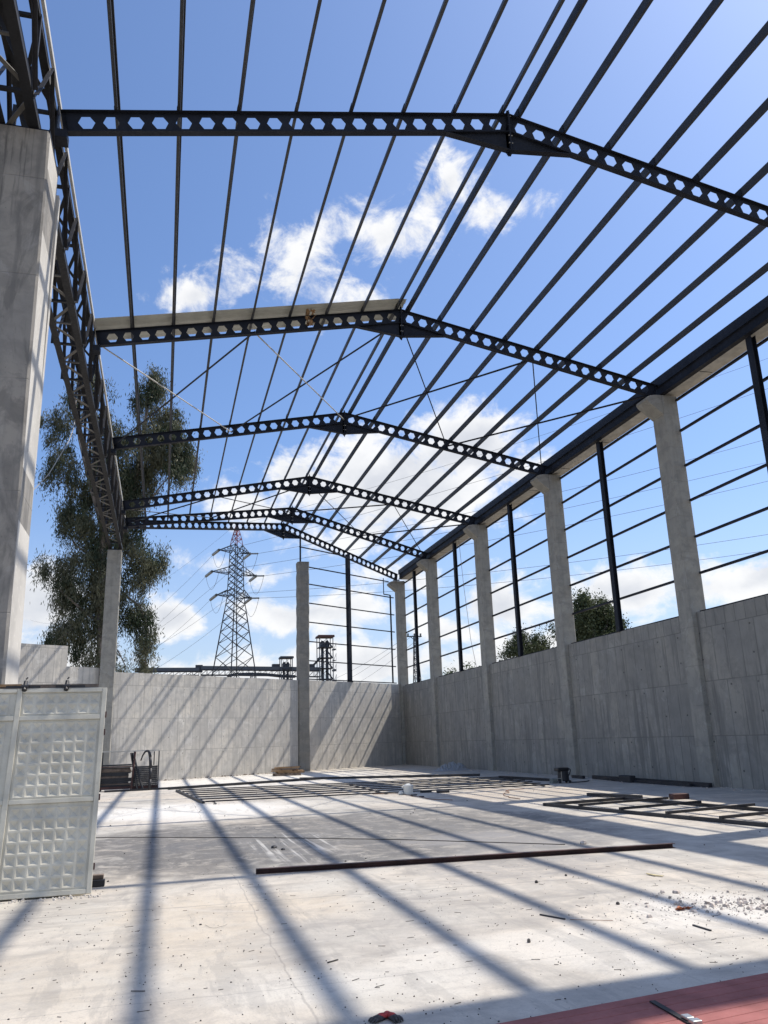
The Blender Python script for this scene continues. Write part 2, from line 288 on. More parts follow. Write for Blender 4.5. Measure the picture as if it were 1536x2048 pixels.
    for (y0, slope, wdt, s) in ((9.36, -.05, .014, .75), (20.1, .02, .03, .55), (31.3, .02, .05, .5), (6.1, .01, .007, .5)):
        dl = mth(t, 'ABSOLUTE', mth(t, 'SUBTRACT', mth(t, 'MULTIPLY_ADD', X_, -slope, ya), y0)); k = mixc(t, rng(t, dl, wdt, wdt * .2, 0, s), k, (.16, .155, .15))
    for (x0, wdt, s) in ((6.5, .016, .45), (.95, .012, .4)):
        dl = mth(t, 'ABSOLUTE', mth(t, 'SUBTRACT', mth(t, 'ADD', X_, jn), x0)); k = mixc(t, rng(t, dl, wdt, wdt * .2, 0, s), k, (.18, .17, .16))
    vo = nd(t, 'ShaderNodeTexVoronoi', inp={'Scale': 24.0}); t.links.new(P, vo.inputs['Vector'])
    sp = mth(t, 'MULTIPLY', rng(t, vo.outputs['Distance'], .05, .12, 1, 0), rng(t, noise(t, P, .9, 4, .6), .45, .62)); k = mixc(t, mth(t, 'MULTIPLY', sp, .6), k, (.16, .15, .14))
    gr = rng(t, fine, .45, .72, 0, .38); k = mixc(t, gr, k, (.3, .29, .28))
    t.links.new(k, bsdf(m).inputs['Base Color'])
    t.links.new(rng(t, mid, .3, .7, .62, .85), bsdf(m).inputs['Roughness'])
    t.links.new(bump(t, mth(t, 'ADD', mth(t, 'MULTIPLY', fine, .5), mid), .25, .006), bsdf(m).inputs['Normal'])
    return m
M['floor'] = floor_material()
M['ground'] = weathered('dry_earth', (.16, .13, .09), .95, var=.3, scale=.3)

# ------------------------------------------------------------------ setting
W0 = Vector((-2.276, 41.3)); WS = .661                       # skewed end wall: line of its inner face
def WY(x): return W0.y + WS * (x - W0.x)
tag(MB().box((-2500, -2500, -.4), (2500, 2500, -.25)).build('ground', M['ground']), kind='structure')
tag(MB().box((-9, -9, -.3), (16.6, 57, 0)).build('floor', M['floor']), kind='structure')

# ------------------------------------------------------------------ walls
def wall_run(x0, x1, z1, th, name, m, label, group=None, notch=None):
    b = MB(); o = Vector((-WS, 1)).normalized() * th
    n = max(2, int((x1 - x0) / 1.0)); z = []
    xs = [x0 + (x1 - x0) * i / n for i in range(n + 1)]
    r = random.Random(3)
    tops = [z1 + r.uniform(-.012, .012) for _ in xs]
    vs = []
    for x, t_ in zip(xs, tops): vs += [(x, WY(x), -.1), (x, WY(x), t_), (x + o.x, WY(x) + o.y, t_), (x + o.x, WY(x) + o.y, -.1)]
    fs = [(0, 1, 2, 3), (4 * n, 4 * n + 3, 4 * n + 2, 4 * n + 1)]
    for i in range(n):
        for j in range(4): fs.append((4 * i + j, 4 * i + 4 + j, 4 * i + 4 + (j + 1) % 4, 4 * i + (j + 1) % 4))
    b.add(vs, fs)
    return tag(b.build(name, m), label, 'wall', group)
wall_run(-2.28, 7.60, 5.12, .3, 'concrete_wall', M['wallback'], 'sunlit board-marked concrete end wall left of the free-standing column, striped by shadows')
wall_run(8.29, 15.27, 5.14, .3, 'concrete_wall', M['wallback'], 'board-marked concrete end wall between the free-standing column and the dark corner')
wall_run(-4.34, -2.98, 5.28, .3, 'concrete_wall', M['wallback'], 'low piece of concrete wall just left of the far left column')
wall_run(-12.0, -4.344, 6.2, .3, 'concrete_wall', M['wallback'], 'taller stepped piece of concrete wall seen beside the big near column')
b = MB(); ys = [-6] + [i * 1.0 for i in range(-5, 53)] + [52.75]; r = random.Random(5); vs = []
for y in ys: tz = 5.0 + r.uniform(-.01, .01); vs += [(15.45, y, -.1), (15.45, y, tz), (15.75, y, tz), (15.75, y, -.1)]
n = len(ys) - 1; fs = [(0, 1, 2, 3), (4 * n, 4 * n + 3, 4 * n + 2, 4 * n + 1)]
for i in range(n):
    for j in range(4): fs.append((4 * i + j, 4 * i + 4 + j, 4 * i + 4 + (j + 1) % 4, 4 * i + (j + 1) % 4))
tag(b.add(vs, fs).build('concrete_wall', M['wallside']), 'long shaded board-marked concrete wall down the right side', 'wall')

# ------------------------------------------------------------------ columns
ORD = ['nearest', 'second', 'third', 'fourth', 'fifth', 'farthest']
RC = [12.73, 20.977, 29.221, 37.465, 45.709, 52.7]
CLAB = ['grey precast column just beyond the right edge of the photo',
        'largest grey right-hand column with a corbel head, beside the ladder frame',
        'right-hand column with corbel head next to the small dark machine',
        'slender grey column with corbel head, over the plastic heap\'s right',
        'slender grey column with corbel head, next to last before the far corner',
        'corner column where the shaded side wall meets the end wall']
for i, y in enumerate(RC):
    e = empty('concrete_column', (15.56, y + .33, 0), CLAB[i], 'column', 'precast columns down the right side')
    b = MB(); zt = 12.12; vs = []
    zs = [-.1] + [1.15 * j for j in range(1, 11)] + [zt]; r = random.Random(i + 20); c = .025
    for z in zs:
        j = r.uniform(-.004, .004); x0, x1, y0, y1 = 15.277 + j, 15.84 + j, y + j, y + .65 + j
        vs += [(x0 + c, y0, z), (x1 - c, y0, z), (x1, y0 + c, z), (x1, y1 - c, z), (x1 - c, y1, z), (x0 + c, y1, z), (x0, y1 - c, z), (x0, y0 + c, z)]
    fs = [tuple(range(8))[::-1], tuple(range(8 * (len(zs) - 1), 8 * len(zs)))]
    for k_ in range(len(zs) - 1):
        for j in range(8): fs.append((8 * k_ + j, 8 * k_ + (j + 1) % 8, 8 * k_ + 8 + (j + 1) % 8, 8 * k_ + 8 + j))
    b.add(vs, fs).build('shaft', M['colm'], e)
    b = MB().prism([(15.275, 11.44), (14.80, 11.82), (14.71, 11.93), (14.73, 12.02), (14.86, 12.09), (15.05, 12.125), (15.275, 12.135)], 1, y + .006, y + .644)
    b.build('corbel', M['colm'], e, bevel=.015)
# big near column on the left: X -3.0..-2.03, slightly out of plumb
e = empty('concrete_column', (-2.5, 12.2, 0), 'huge stained grey column at the left edge with one bright sunlit side', 'column')
b = MB(); r = random.Random(9); vs = []; zs = [-.1, 1.7, 3.4, 5.1, 6.8, 8.5, 10.2, 11.08]; c = .03
for z in zs:
    j = r.uniform(-.008, .008) - .012 * z; x0, x1, y0, y1 = -3.05, -1.985 + j, 11.62, 12.70
    vs += [(x0 + c, y0, z), (x1 - c, y0, z), (x1, y0 + c, z), (x1, y1 - c, z), (x1 - c, y1, z), (x0 + c, y1, z), (x0, y1 - c, z), (x0, y0 + c, z)]
fs = [tuple(range(8))[::-1], tuple(range(8 * (len(zs) - 1), 8 * len(zs)))]
for k_ in range(len(zs) - 1):
    for j in range(8): fs.append((8 * k_ + j, 8 * k_ + (j + 1) % 8, 8 * k_ + 8 + (j + 1) % 8, 8 * k_ + 8 + j))
b.add(vs, fs).build('shaft', M['colbig'], e)
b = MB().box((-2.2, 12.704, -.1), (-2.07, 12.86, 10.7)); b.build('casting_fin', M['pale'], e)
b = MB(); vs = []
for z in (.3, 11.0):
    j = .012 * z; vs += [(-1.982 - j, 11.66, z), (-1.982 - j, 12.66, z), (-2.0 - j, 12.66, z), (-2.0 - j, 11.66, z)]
b.add(vs, [(3, 2, 1, 0), (4, 5, 6, 7), (0, 1, 5, 4), (1, 2, 6, 5), (2, 3, 7, 6), (3, 0, 4, 7)]).build('sunlit_side_face', M['pale'], e)  # face made paler than the shaft to brighten its sunlit side
b = MB().box((-3.04, 11.64, 11.078), (-2.12, 12.68, 11.12)); b.build('bearing_plate', M['steel'], e)
e = empty('concrete_column', (-2.6, 41.0, 0), 'smooth grey column at the far left corner under the end of the lattice girder', 'column')
MB().box((-2.94, 40.6, -.1), (-2.275, 41.25, 10.98)).build('shaft', M['colm'], e, bevel=.02)
MB().box((-2.9, 40.62, 10.981), (-2.30, 41.23, 11.03)).build('bearing_plate', M['steel'], e)
e = empty('concrete_column', (7.95, 48.0, 0), 'free-standing rough grey column in the end wall, its top below the roof beam', 'column')
b = MB(); vs = []; r = random.Random(2); n = 44
for i in range(n + 1):
    z = -.1 + 12.32 * i / n; w_ = .012 * math.sin(i * 1.9) + r.uniform(-.012, .012)
    x0, x1, y0, y1 = 7.60 - w_, 8.28 + w_ * .6, 47.75 - w_, 48.45
    vs += [(x0 + .1, y0 + .02, z), (x1 - .04, y0, z), (x1, y0 + .05, z), (x1, y1, z), (x0, y1, z), (x0, y0 + .14, z)]
fs = [tuple(range(6))[::-1], tuple(range(6 * n, 6 * n + 6))]
for k_ in range(n):
    for j in range(6): fs.append((6 * k_ + j, 6 * k_ + (j + 1) % 6, 6 * k_ + 6 + (j + 1) % 6, 6 * k_ + 6 + j))
b.add(vs, fs).build('shaft', M['colmid'], e)
MB().bar((7.78, 48.0, 12.2), (7.78, 48.0, 13.72), .09).build('steel_stub', M['steel'], e)

# ------------------------------------------------------------------ castellated roof beams
XL, XR_, XD = -2.22, 15.30, 6.575
ZL, ZR_, ZD = 12.63, 12.56, 14.33
def roof_z(x): return ZL + (ZD - ZL) * (x - XL) / (XD - XL) if x < XD else ZR_ + (ZD - ZR_) * (XR_ - x) / (XR_ - XD)
DEP = .445; PIT = .432
def rafter(A, B, first=.20):
    """web with six-sided openings and two flanges; A eave, B ridge (top centre line)"""
    A = Vector(A); B = Vector(B); d = (B - A); Ln = d.length; d.normalize(); side = d.cross(Vector((0, 0, 1))).normalized(); up = side.cross(d).normalized()
    b = MB(); T = .010
    n = int((Ln - first - .10) / .428); PIT = (Ln - first - .10) / n; hx, hy, fx = .150, .129, .074; mid = -DEP / 2
    def pt(s, h, t): return A + d * s + up * h + side * t
    cuts = [0.0, first] + [first + PIT * (i + 1) for i in range(n)] + [Ln]
    for t in (-T / 2, T / 2):
        b.add([pt(0, 0, t), pt(first, 0, t), pt(first, -DEP, t), pt(0, -DEP, t)], [(0, 1, 2, 3)])
        b.add([pt(cuts[-2], 0, t), pt(Ln, 0, t), pt(Ln, -DEP, t), pt(cuts[-2], -DEP, t)], [(0, 1, 2, 3)])
    for i in range(n):
        s0 = first + PIT * i; s1 = s0 + PIT; c = (s0 + s1) / 2
        ring = []
        for t in (-T / 2, T / 2):
            v = [pt(s0, 0, t), pt(s1, 0, t), pt(s1, -DEP, t), pt(s0, -DEP, t), pt(c - hx, mid, t), pt(c - fx, mid + hy, t), pt(c + fx, mid + hy, t), pt(c + hx, mid, t), pt(c + fx, mid - hy, t), pt(c - fx, mid - hy, t)]
            b.add(v, [(0, 1, 6, 5), (3, 9, 8, 2), (0, 5, 4, 9, 3), (1, 2, 8, 7, 6)]); ring.append(v[4:])
        b.add(ring[0] + ring[1], [(j, (j + 1) % 6, 6 + (j + 1) % 6, 6 + j) for j in range(6)])
    for h in (.0, -DEP): b.sweep(A + up * h, B + up * h, [(-.07, -.006), (.07, -.006), (.07, .006), (-.07, .006)], up=up)
    # stiffeners under the purlins
    for s in (first - .12,): b.add([pt(s, 0, -.09), pt(s, 0, .09), pt(s, -DEP, .09), pt(s, -DEP, -.09)], [(0, 1, 2, 3)])
    return b
FL_ = {1: (12.98, 12.98), 2: (21.23, 21.23), 3: (29.47, 29.47), 4: (37.71, 37.71), 5: (40.68, 45.96), 6: (41.0, 52.6)}
BLAB = {1: 'nearest dark castellated roof beam, crossing the top of the photo',
        2: 'castellated roof beam with the pale sheet lying over its left half',
        3: 'castellated roof beam third from the camera, in front of the tall tree top',
        4: 'castellated roof beam fourth from the camera, above the large cloud',
        5: 'skewed castellated roof beam next to last before the end wall',
        6: 'farthest castellated roof beam, directly over the end wall and the pylon tip'}
def FY(k, x): a, c = FL_[k]; return a + (c - a) * (x - XL) / (XR_ - XL)
for k in FL_:
    e = empty('castellated_beam', (XD, FY(k, XD), 13.3), BLAB[k], 'roof beam', 'castellated roof beams across the hall')
    R_ = (XD, FY(k, XD), ZD)
    for s, X0, Z0 in ((-1, XL, ZL), (1, XR_, ZR_)):
        A = Vector((X0, FY(k, X0), Z0)); B = Vector(R_) + Vector((s * .02, 0, 0)); 
        rafter(A, B).build('rafter', M['steel'], e)
        d = (B - A).normalized(); sd = d.cross(Vector((0, 0, 1))).normalized(); up = sd.cross(d).normalized()
        # tapered haunch under the ridge: web plate and bottom flange
        P0 = B - d * 1.52 + up * (-DEP - .008); P1 = B + up * (-DEP - .008); P2 = P1 + Vector((0, 0, -.47))
        if Vector((0, 0, 1)).dot(up) < 0: pass
        b = MB(); t = sd * .005
        b.add([P0 - t, P1 - t, P2 - t, P0 + t, P1 + t, P2 + t], [(0, 1, 2), (3, 5, 4), (0, 3, 4, 1), (1, 4, 5, 2), (2, 5, 3, 0)])
        b.sweep(P0, P2, [(-.068, -.006), (.068, -.006), (.068, .006), (-.068, .006)], up=up)
        b.build('haunch', M['steel'], e)
        pe = MB(); x0, x1 = (XD - .020, XD - .0005) if s < 0 else (XD + .0005, XD + .020)
        y_ = R_[1]; pe.box((x0, y_ - .085, ZD - .95), (x1, y_ + .085, ZD + .04))
        pl_ = pe.build('end_plate', M['steel'], e)
        for zz in (-.93, -.75, -.56, -.3, -.08):
            bo = MB()
            for yy in (-.07, .07): bo.tube((XD + s * .02, y_ + yy, ZD + zz), (XD + s * .042, y_ + yy, ZD + zz), .016, 6)
            if zz in (-.75, -.56): bo.build('bolt', M['bolt'], pl_)
            else: bo.build('bolt', M['steel'], pl_)
    g = MB()
    g.add([(XD - .01, R_[1] - .11, ZD + .05), (XD - .01, R_[1] + .11, ZD + .05), (XD - .01, R_[1], ZD + .13), (XD + .01, R_[1] - .11, ZD + .05), (XD + .01, R_[1] + .11, ZD + .05), (XD + .01, R_[1], ZD + .13)], [(0, 1, 2), (3, 5, 4), (0, 3, 4, 1), (1, 4, 5, 2), (2, 5, 3, 0)])
    z_ = ZD - .94; g.add([(XD - .01, R_[1] - .11, z_), (XD - .01, R_[1] + .11, z_), (XD - .01, R_[1], z_ - .09), (XD + .01, R_[1] - .11, z_), (XD + .01, R_[1] + .11, z_), (XD + .01, R_[1], z_ - .09)], [(0, 2, 1), (3, 4, 5), (0, 1, 4, 3), (1, 2, 5, 4), (2, 0, 3, 5)])
    g.build('stiffener', M['steel'], e)
    # shoe at both eaves
    q = MB(); yl = FY(k, XL); q.box((XL - .05, yl - .14, ZL - .62), (XL + .16, yl + .14, ZL - .46)); q.box((XL - .04, yl - .12, ZL - .46), (XL - .015, yl + .12, ZL + .02)); q.build('eave_shoe', M['steel'], e)
    q = MB(); yr = FY(k, XR_); q.box((XR_ - .32, yr - .13, 12.137), (XR_ + .12, yr + .13, 12.165)); q.build('base_plate', M['steel'], e)

# ------------------------------------------------------------------ purlins: C sections lying on the beams, four gable-cut
LX_ = [-1.28 + 1.105 * i for i in range(7)] + [6.44]; RX_ = [6.84] + [7.87, 8.95, 10.04, 11.12, 12.21, 13.30, 14.38]
NTH = ['first', 'second', 'third', 'fourth', 'fifth', 'sixth', 'seventh', 'eighth']
for side_, XS in ((-1, LX_), (1, RX_)):
    for i, x in enumerate(XS):
        sl_ = math.atan2(ZD - ZL, XD - XL) * (-side_)
        H, F_, lp, th = .175, .060, .018, .004
        # C outline opened towards the ridge side
        o_ = 1
        pr = [(0, 0), (F_, 0), (F_, lp), (F_ - th, lp), (F_ - th, th), (th, th), (th, H - th), (F_ - th, H - th), (F_ - th, H - lp), (F_, H - lp), (F_, H), (0, H)]
        pr = [((a - F_ / 2) * o_, c + .010) for a, c in pr]
        ca, sa = math.cos(sl_), math.sin(sl_); pr = [(a * ca + c * sa, -a * sa + c * ca) for a, c in pr]
        z = roof_z(x); y1 = FY(6, x) + .32
        e_lab = ('%s roof purlin up from the left eave over the left roof slope' % NTH[i]) if side_ < 0 else ('%s roof purlin down from the ridge over the right roof slope' % NTH[i])
        if side_ < 0 and i == 7: e_lab = 'broad roof purlin right beside the ridge on its left side'
        if side_ > 0 and i == 0: e_lab = 'thin roof purlin right beside the ridge on its right side'
        e = empty('roof_purlin', (x, 20, z), e_lab, 'purlin', 'roof purlins running the length of the hall')
        lens = [-3.5] + [FL_[k][0] for k in (1, 2, 3, 4)] + [FY(5, x), y1]; lens = sorted(lens)
        lens.insert(1, 4.74)
        for a_, c_ in zip(lens[:-1], lens[1:]):
            MB().sweep((x, a_ + .002, z), (x, c_ - .002, z), pr).build('purlin_length', M['purlin'], e)
        for yy in (FL_[1][0], FL_[2][0], FL_[3][0], FL_[4][0]):
            s_ = MB()
            q = [((F_ / 2 + .004) * -o_ * -1 * -1, .02), ((F_ / 2 + .012) * -o_, .02), ((F_ / 2 + .012) * -o_, .18), ((F_ / 2 + .004) * -o_, .18)]
            q = [(a * ca + c * sa, -a * sa + c * ca) for a, c in q]; s_.sweep((x, yy - .12, z), (x, yy + .12, z), q)
            s_.build('cleat', M['steel'], e)

# ------------------------------------------------------------------ pale profiled sheets lying over the purlins
def sheet(x0, x1, ya, yb, name, m, label, skew=0.0, ribs=5):
    b = MB(); n = 30; pr = []
    w = (yb - ya)
    for j in range(ribs * 4 + 1):
        s = j / (ribs * 4); ph = j % 4; pr.append((ya + w * s, .0 if ph in (0, 3) else .035))
    xs = [x0 + (x1 - x0) * i / n for i in range(n + 1)]
    vs = []
    for x in xs:
        for (y, h) in pr: vs.append((x, y + skew * (x - x0), roof_z(x) + .215 + h))
    m_ = len(pr); fs = []
    for i in range(n):
        for j in range(m_ - 1): fs.append((i * m_ + j, i * m_ + j + 1, (i + 1) * m_ + j + 1, (i + 1) * m_ + j))
    o = b.add(vs, fs).build(name, m, fix=False)
    so_ = o.modifiers.new('thickness', 'SOLIDIFY'); so_.thickness = .004
    return tag(o, label, 'roof sheet')
M['sheet'] = weathered('pale_translucent_sheet', (.55, .54, .48), .6, var=.1)
b_ = bsdf(M['sheet']); b_.inputs['Transmission Weight'].default_value = 0.0
tr = M['sheet'].node_tree; ts = nd(tr, 'ShaderNodeBsdfTranslucent', inp={0: (.5, .5, .45, 1)}); mxs = nd(tr, 'ShaderNodeMixShader', inp={0: .22}); o_ = tr.nodes['Material Output']
tr.links.new(b_.outputs[0], mxs.inputs[1]); tr.links.new(ts.outputs[0], mxs.inputs[2]); tr.links.new(mxs.outputs[0], o_.inputs['Surface'])
sheet(-2.3, 6.70, 20.88, 22.2, 'roof_sheet', M['sheet'], 'pale profiled roof sheet lying across the purlins just above the second roof beam')
sheet(6.75, 15.3, 6.17, 7.17, 'roof_sheet', M['sheet'], 'profiled roof sheet added unseen overhead to cast the floor shade band', skew=.05)  # added out of frame only to throw the band of shade
# rag caught on the beam
b = MB(); r = random.Random(4)
for i in range(26):
    c = Vector((3.72 + r.uniform(-.10, .12), 21.2 + r.uniform(-.1, .06), 13.72 + r.uniform(-.22, .3))); a = Vector((r.uniform(-1, 1), r.uniform(-1, 1), r.uniform(-1, 1))).normalized() * .07; d = Vector((r.uniform(-1, 1), r.uniform(-1, 1), r.uniform(-1, 1))).normalized() * .07
    b.add([c - a - d, c + a - d * .4, c + a + d, c - a * .5 + d], [(0, 1, 2, 3)])
tag(b.build('rag', weathered('ochre_cloth', (.36, .22, .11), .9)), 'small ochre rag caught on the second roof beam below the pale sheet', 'rag')

# ------------------------------------------------------------------ bracing rods between beams
def nodes(k, dz): return [Vector((x, FY(k, x) + dy, roof_z(x) + dz)) for x, dy in ((XL + .12, 0), (2.13, 0), (XD, 0), (10.9, 0), (XR_ - .2, 0))]
for (ka, kb) in ((2, 3), (4, 5)):
    A = nodes(ka, -.40); B = nodes(kb, -.30)
    PN = ['left eave', 'left mid-slope', 'right mid-slope', 'right eave']
    for i in range(4):
        for (p, q, nm) in ((A[i], B[i + 1], 'to the right going away'), (B[i], A[i + 1], 'to the left going away')):
            pos_ = ['at the left eave', 'just left of the ridge', 'just right of the ridge', 'at the right eave'][i]
            b = MB()
            if nm.startswith('to the right') and i in (0, 1): b.tube(p, q, .021, 7); m = M['zinc'] if ka == 2 else M['steel']  # paler rods in the nearer bay imitate braces lit by the sun
            elif nm.startswith('to the right'): b.tube(p, q, .02, 7); m = M['steel']
            else: b.angle(p, q, .065, .01); m = M['steel']
            tag(b.build('bracing_rod', m), 'thin brace %s, %s bay, running %s' % (pos_, 'nearer' if ka == 2 else 'farther', nm), 'brace', 'cross braces in the roof')

# ------------------------------------------------------------------ left lattice girder (box truss)
e = empty('lattice_girder', (-2.6, 18, 11.05), 'dark box-section lattice girder along the left eave above the big column', 'girder')
XA, XB_ = -2.285, -2.93; ZT_, ZB_ = 12.55, 11.12; PL = 2.061
nodesY = [12.98 + PL * i for i in range(-6, 14)]; nodesY = [y for y in nodesY if y < 41.4]
y0, y1 = nodesY[0] - .2, 41.3
for x in (XA, XB_):
    for z in (ZT_, ZB_):
        f = 1 if x == XA else -1; b = MB()
        w = .15 if z == ZB_ else .13
        b.angle((x, y0, z), (x, y1, z), w, .014, flip=-f)
        b.build('top_chord' if z == ZT_ else 'bottom_chord', M['lattice'], e)
for x in (XA + .012, XB_ - .012):
    for i, y in enumerate(nodesY):
        MB().angle((x, y, ZB_ + .02), (x, y, ZT_ + .1), .07, .008, up=(0, 1, 0)).build('post', M['web'], e)
        if i < len(nodesY) - 1:
            ym = y + PL / 2
            MB().angle((x, y + .04, ZB_ + .05), (x, ym, ZT_ + .06), .07, .008, up=(1, 0, 0)).build('diagonal', M['web'], e)
            MB().angle((x, ym, ZT_ + .06), (x, y + PL - .04, ZB_ + .05), .07, .008, up=(1, 0, 0)).build('diagonal', M['web'], e)
for i, y in enumerate(nodesY):
    b = MB()
    b.bar((XA, y, ZB_ + .03), (XB_, y, ZB_ + .03), .07, .05); b.bar((XA, y, ZT_ + .03), (XB_, y, ZT_ + .03), .07, .05); b.bar((XA - .03, y, ZB_ + .08), (XB_ + .03, y, ZT_ - .02), .06, .012, up=(0, 1, 0))
    b.build('cross_frame', M['lattice'], e)
    if i < len(nodesY) - 1:
        b = MB(); b.bar((XA - .02, y + .05, ZB_ + .012), (XB_ + .02, y + PL * .5, ZB_ + .012), .075, .012); b.bar((XB_ + .02, y + PL * .5, ZB_ + .026), (XA - .02, y + PL - .05, ZB_ + .026), .075, .012)
        b.bar((XA - .02, y + PL * .5, ZB_ + .045), (XB_ + .02, y + PL * .5, ZB_ + .045), .055, .03)
        b.build('bottom_lacing', M['lacing'], e)
        b = MB(); b.bar((XA - .02, y + .05, ZT_ + .02), (XB_ + .02, y + PL - .05, ZT_ + .02), .07, .012); b.bar((XB_ + .02, y + .05, ZT_ + .035), (XA - .02, y + PL - .05, ZT_ + .035), .07, .012); b.build('top_lacing', M['lattice'], e)
# inner-face gusset plates, their sunlight put into a paler steel colour
for i, y in enumerate(nodesY[:-1]):
    ym = y + PL / 2
    MB().add([(XA + .03, ym - .18, ZT_ - .02), (XA + .03, ym + .18, ZT_ - .02), (XA + .03, ym + .05, ZT_ - .24), (XA + .03, ym - .05, ZT_ - .24)], [(0, 1, 2, 3)]).build('gusset', M['lacing'], e, fix=False)
b = MB(); b.sweep((-2.27, -3, 12.72), (-2.27, 41.2, 12.72), [(0, 0), (.05, 0), (.05, .10), (.045, .10), (.045, .006), (.006, .006), (.006, .12), (0, .12)])
tag(b.build('eave_gutter', M['zinc']), 'thin galvanised gutter strip along the top of the left lattice girder', 'gutter')
b = MB().path([(-2.9, 24.0, 11.1), (-2.75, 22.5, 10.2), (-2.75, 21.8, 9.6), (-3.0, 20.5, 8.2), (-3.25, 19.6, 7.4)], .012, 5)
tag(b.build('hanging_cable', mat('grey_cable', (.35, .34, .32), .6)), 'thin grey cable hanging from the lattice girder in front of the tree', 'cable')

# ------------------------------------------------------------------ right eave
b = MB(); b.sweep((15.30, -4, 12.50), (15.30, 52.4, 12.50), [(0, 0), (.012, 0), (.012, .3), (.07, .3), (.07, .31), (0, .31)]); b.sweep((15.345, -4, 12.185), (15.345, 52.4, 12.185), [(-.05, 0), (.14, 0), (.14, .016), (-.05, .016)])
b.sweep((15.36, -4, 12.2), (15.36, 52.4, 12.2), [(0, 0), (.10, 0), (.10, .012), (.012, .012), (.012, .42), (.06, .42), (.06, .432), (0, .432)])
e = empty('eave_beam', (15.4, 24, 12.2), 'dark steel eave beam running along the top of the right-hand columns', 'eave beam')
b.build('channel', M['steel'], e)
b = MB()
for j in range(27):
    y = -3 + j * 2.06; b.box((15.374, y - .04, 12.22), (15.45, y + .04, 12.74))
b.build('stiffener', M['steel'], e)
b = MB(); b.sweep((15.50, -4, 12.205), (15.50, 52.6, 12.205), [(0, 0), (.46, 0), (.46, .34), (.455, .34), (.555, .006), (.006, .006), (.006, .42), (0, .42)])
e = empty('eave_gutter', (15.8, 24, 12.17), 'wide pale galvanised gutter along the right eave outside the eave beam', 'gutter')
b.build('trough', M['zinc'], e)
b = MB()
for j in range(18): y = -2.4 + j * 3.1; b.box((15.52, y - .01, 12.196), (15.96, y + .01, 12.2045))
b.build('joint_strip', M['steel'], e)

# ------------------------------------------------------------------ girts and mid posts
GZ = [5.115, 6.24, 7.39, 8.56, 9.73, 10.91, 11.98]
bays = [(4.5, 12.73), (13.38, 20.977), (21.63, 29.221), (29.87, 37.465), (38.12, 45.709), (46.36, 52.7)]
BN = ['', 'at the right edge of the photo', 'over the small dark machine', 'over the third wall panel from the right', 'over the pale plastic heap', 'next to the far corner']
RN = ['lowest', 'second lowest', 'third lowest', 'middle', 'third highest', 'second highest', 'highest']
for bi, (a, c) in enumerate(bays):
    if bi == 0: continue
    for gi, z in enumerate(GZ):
        w = .075 if gi else .05
        gx = 15.80 if gi else 15.62; zj = random.uniform(-.01, .01) if gi else -.075
        b = MB().bar((gx, a + .002, z + zj), (gx, c - .002, z + zj), w, .07 if gi else .05)
        tag(b.build('wall_girt', M['steel']), '%s dark girt of the right wall %s' % (RN[gi], BN[bi]), 'girt', 'girts between the right-hand columns')
PY = [17.0, 25.4, 33.85, 41.6, 49.4]
for i, y in enumerate(PY):
    e = empty('steel_post', (15.52, y, 5.0), 'dark steel post on the side wall %s' % BN[i + 1], 'post', 'posts midway between the right-hand columns')
    b = MB(); x0, x1 = 15.42, 15.585
    b.box((x0, y - .11, 5.02), (x0 + .014, y + .11, 12.16)); b.box((x1 - .014, y - .11, 5.02), (x1, y + .11, 12.16)); b.box((x0 + .014, y - .006, 5.02), (x1 - .014, y + .006, 12.16)); b.build('shaft', M['steel'], e)
    MB().box((15.38, y - .16, 5.003), (15.66, y + .16, 5.019)).build('base_plate', M['steel'], e)
# end wall girts
nv = Vector((-WS, 1)).normalized()
def GP(x, z, off=.12): return Vector((x + nv.x * off, WY(x) + nv.y * off, z))
for gi, z in enumerate(GZ):
    z = z + .06
    for (x0, x1, nm) in ((8.3, 11.24, 'left'), (11.46, 15.1 if gi < 6 else 14.7, 'right')):
        zz = z + .035 if gi == 0 else z
        tag(MB().bar(GP(x0, zz), GP(x1, zz), .07, .06).build('wall_girt', M['steel']), '%s dark girt over the end wall, %s of its steel post' % (RN[gi], nm), 'girt', 'girts over the end wall')
tag(MB().bar(GP(7.8, 13.22), GP(10.6, 13.22), .06, .06).build('wall_girt', M['steel']), 'short top girt under the last roof beam beside the steel stub', 'girt')
e = empty('steel_post', GP(11.35, 5.15), 'dark steel post in the middle of the open end wall bay', 'post')
b = MB(); p0 = GP(11.35, 5.155, .1); p1 = GP(11.35, 13.35, .1); b.bar(p0, p1, .24, .22, up=(-WS, 1, 0)); b.build('shaft', M['steel'], e)
MB().box((p0.x - .2, p0.y - .18, 5.142), (p0.x + .2, p0.y + .18, 5.154)).build('base_plate', M['steel'], e)
b = MB().bar(GP(14.75, 5.2, .05), GP(14.75, 11.1, .05), .09, .09).bar(GP(14.75, 11.1, .05), GP(14.2, 11.1, .05), .06).bar(GP(14.2, 11.1, .05), GP(14.2, 12.2, .05), .05)
tag(b.build('corner_rail', M['steel']), 'thin dark vertical rail stepped around the corner column head', 'rail')
# cable hanging from the eave over the side wall
cp = [(15.40, 40.6, 12.2), (15.38, 40.2, 9.5), (15.37, 39.6, 6.5), (15.36, 39.0, 5.02), (15.33, 38.9, 3.8), (15.32, 39.2, 2.6), (15.33, 39.5, 1.9), (15.35, 39.35, 1.75)]
tag(MB().path(cp, .012, 5).build('hanging_cable', mat('pale_cable', (.22, .21, .2), .6)), 'thin cable hanging from the right eave down the shaded side wall', 'cable')
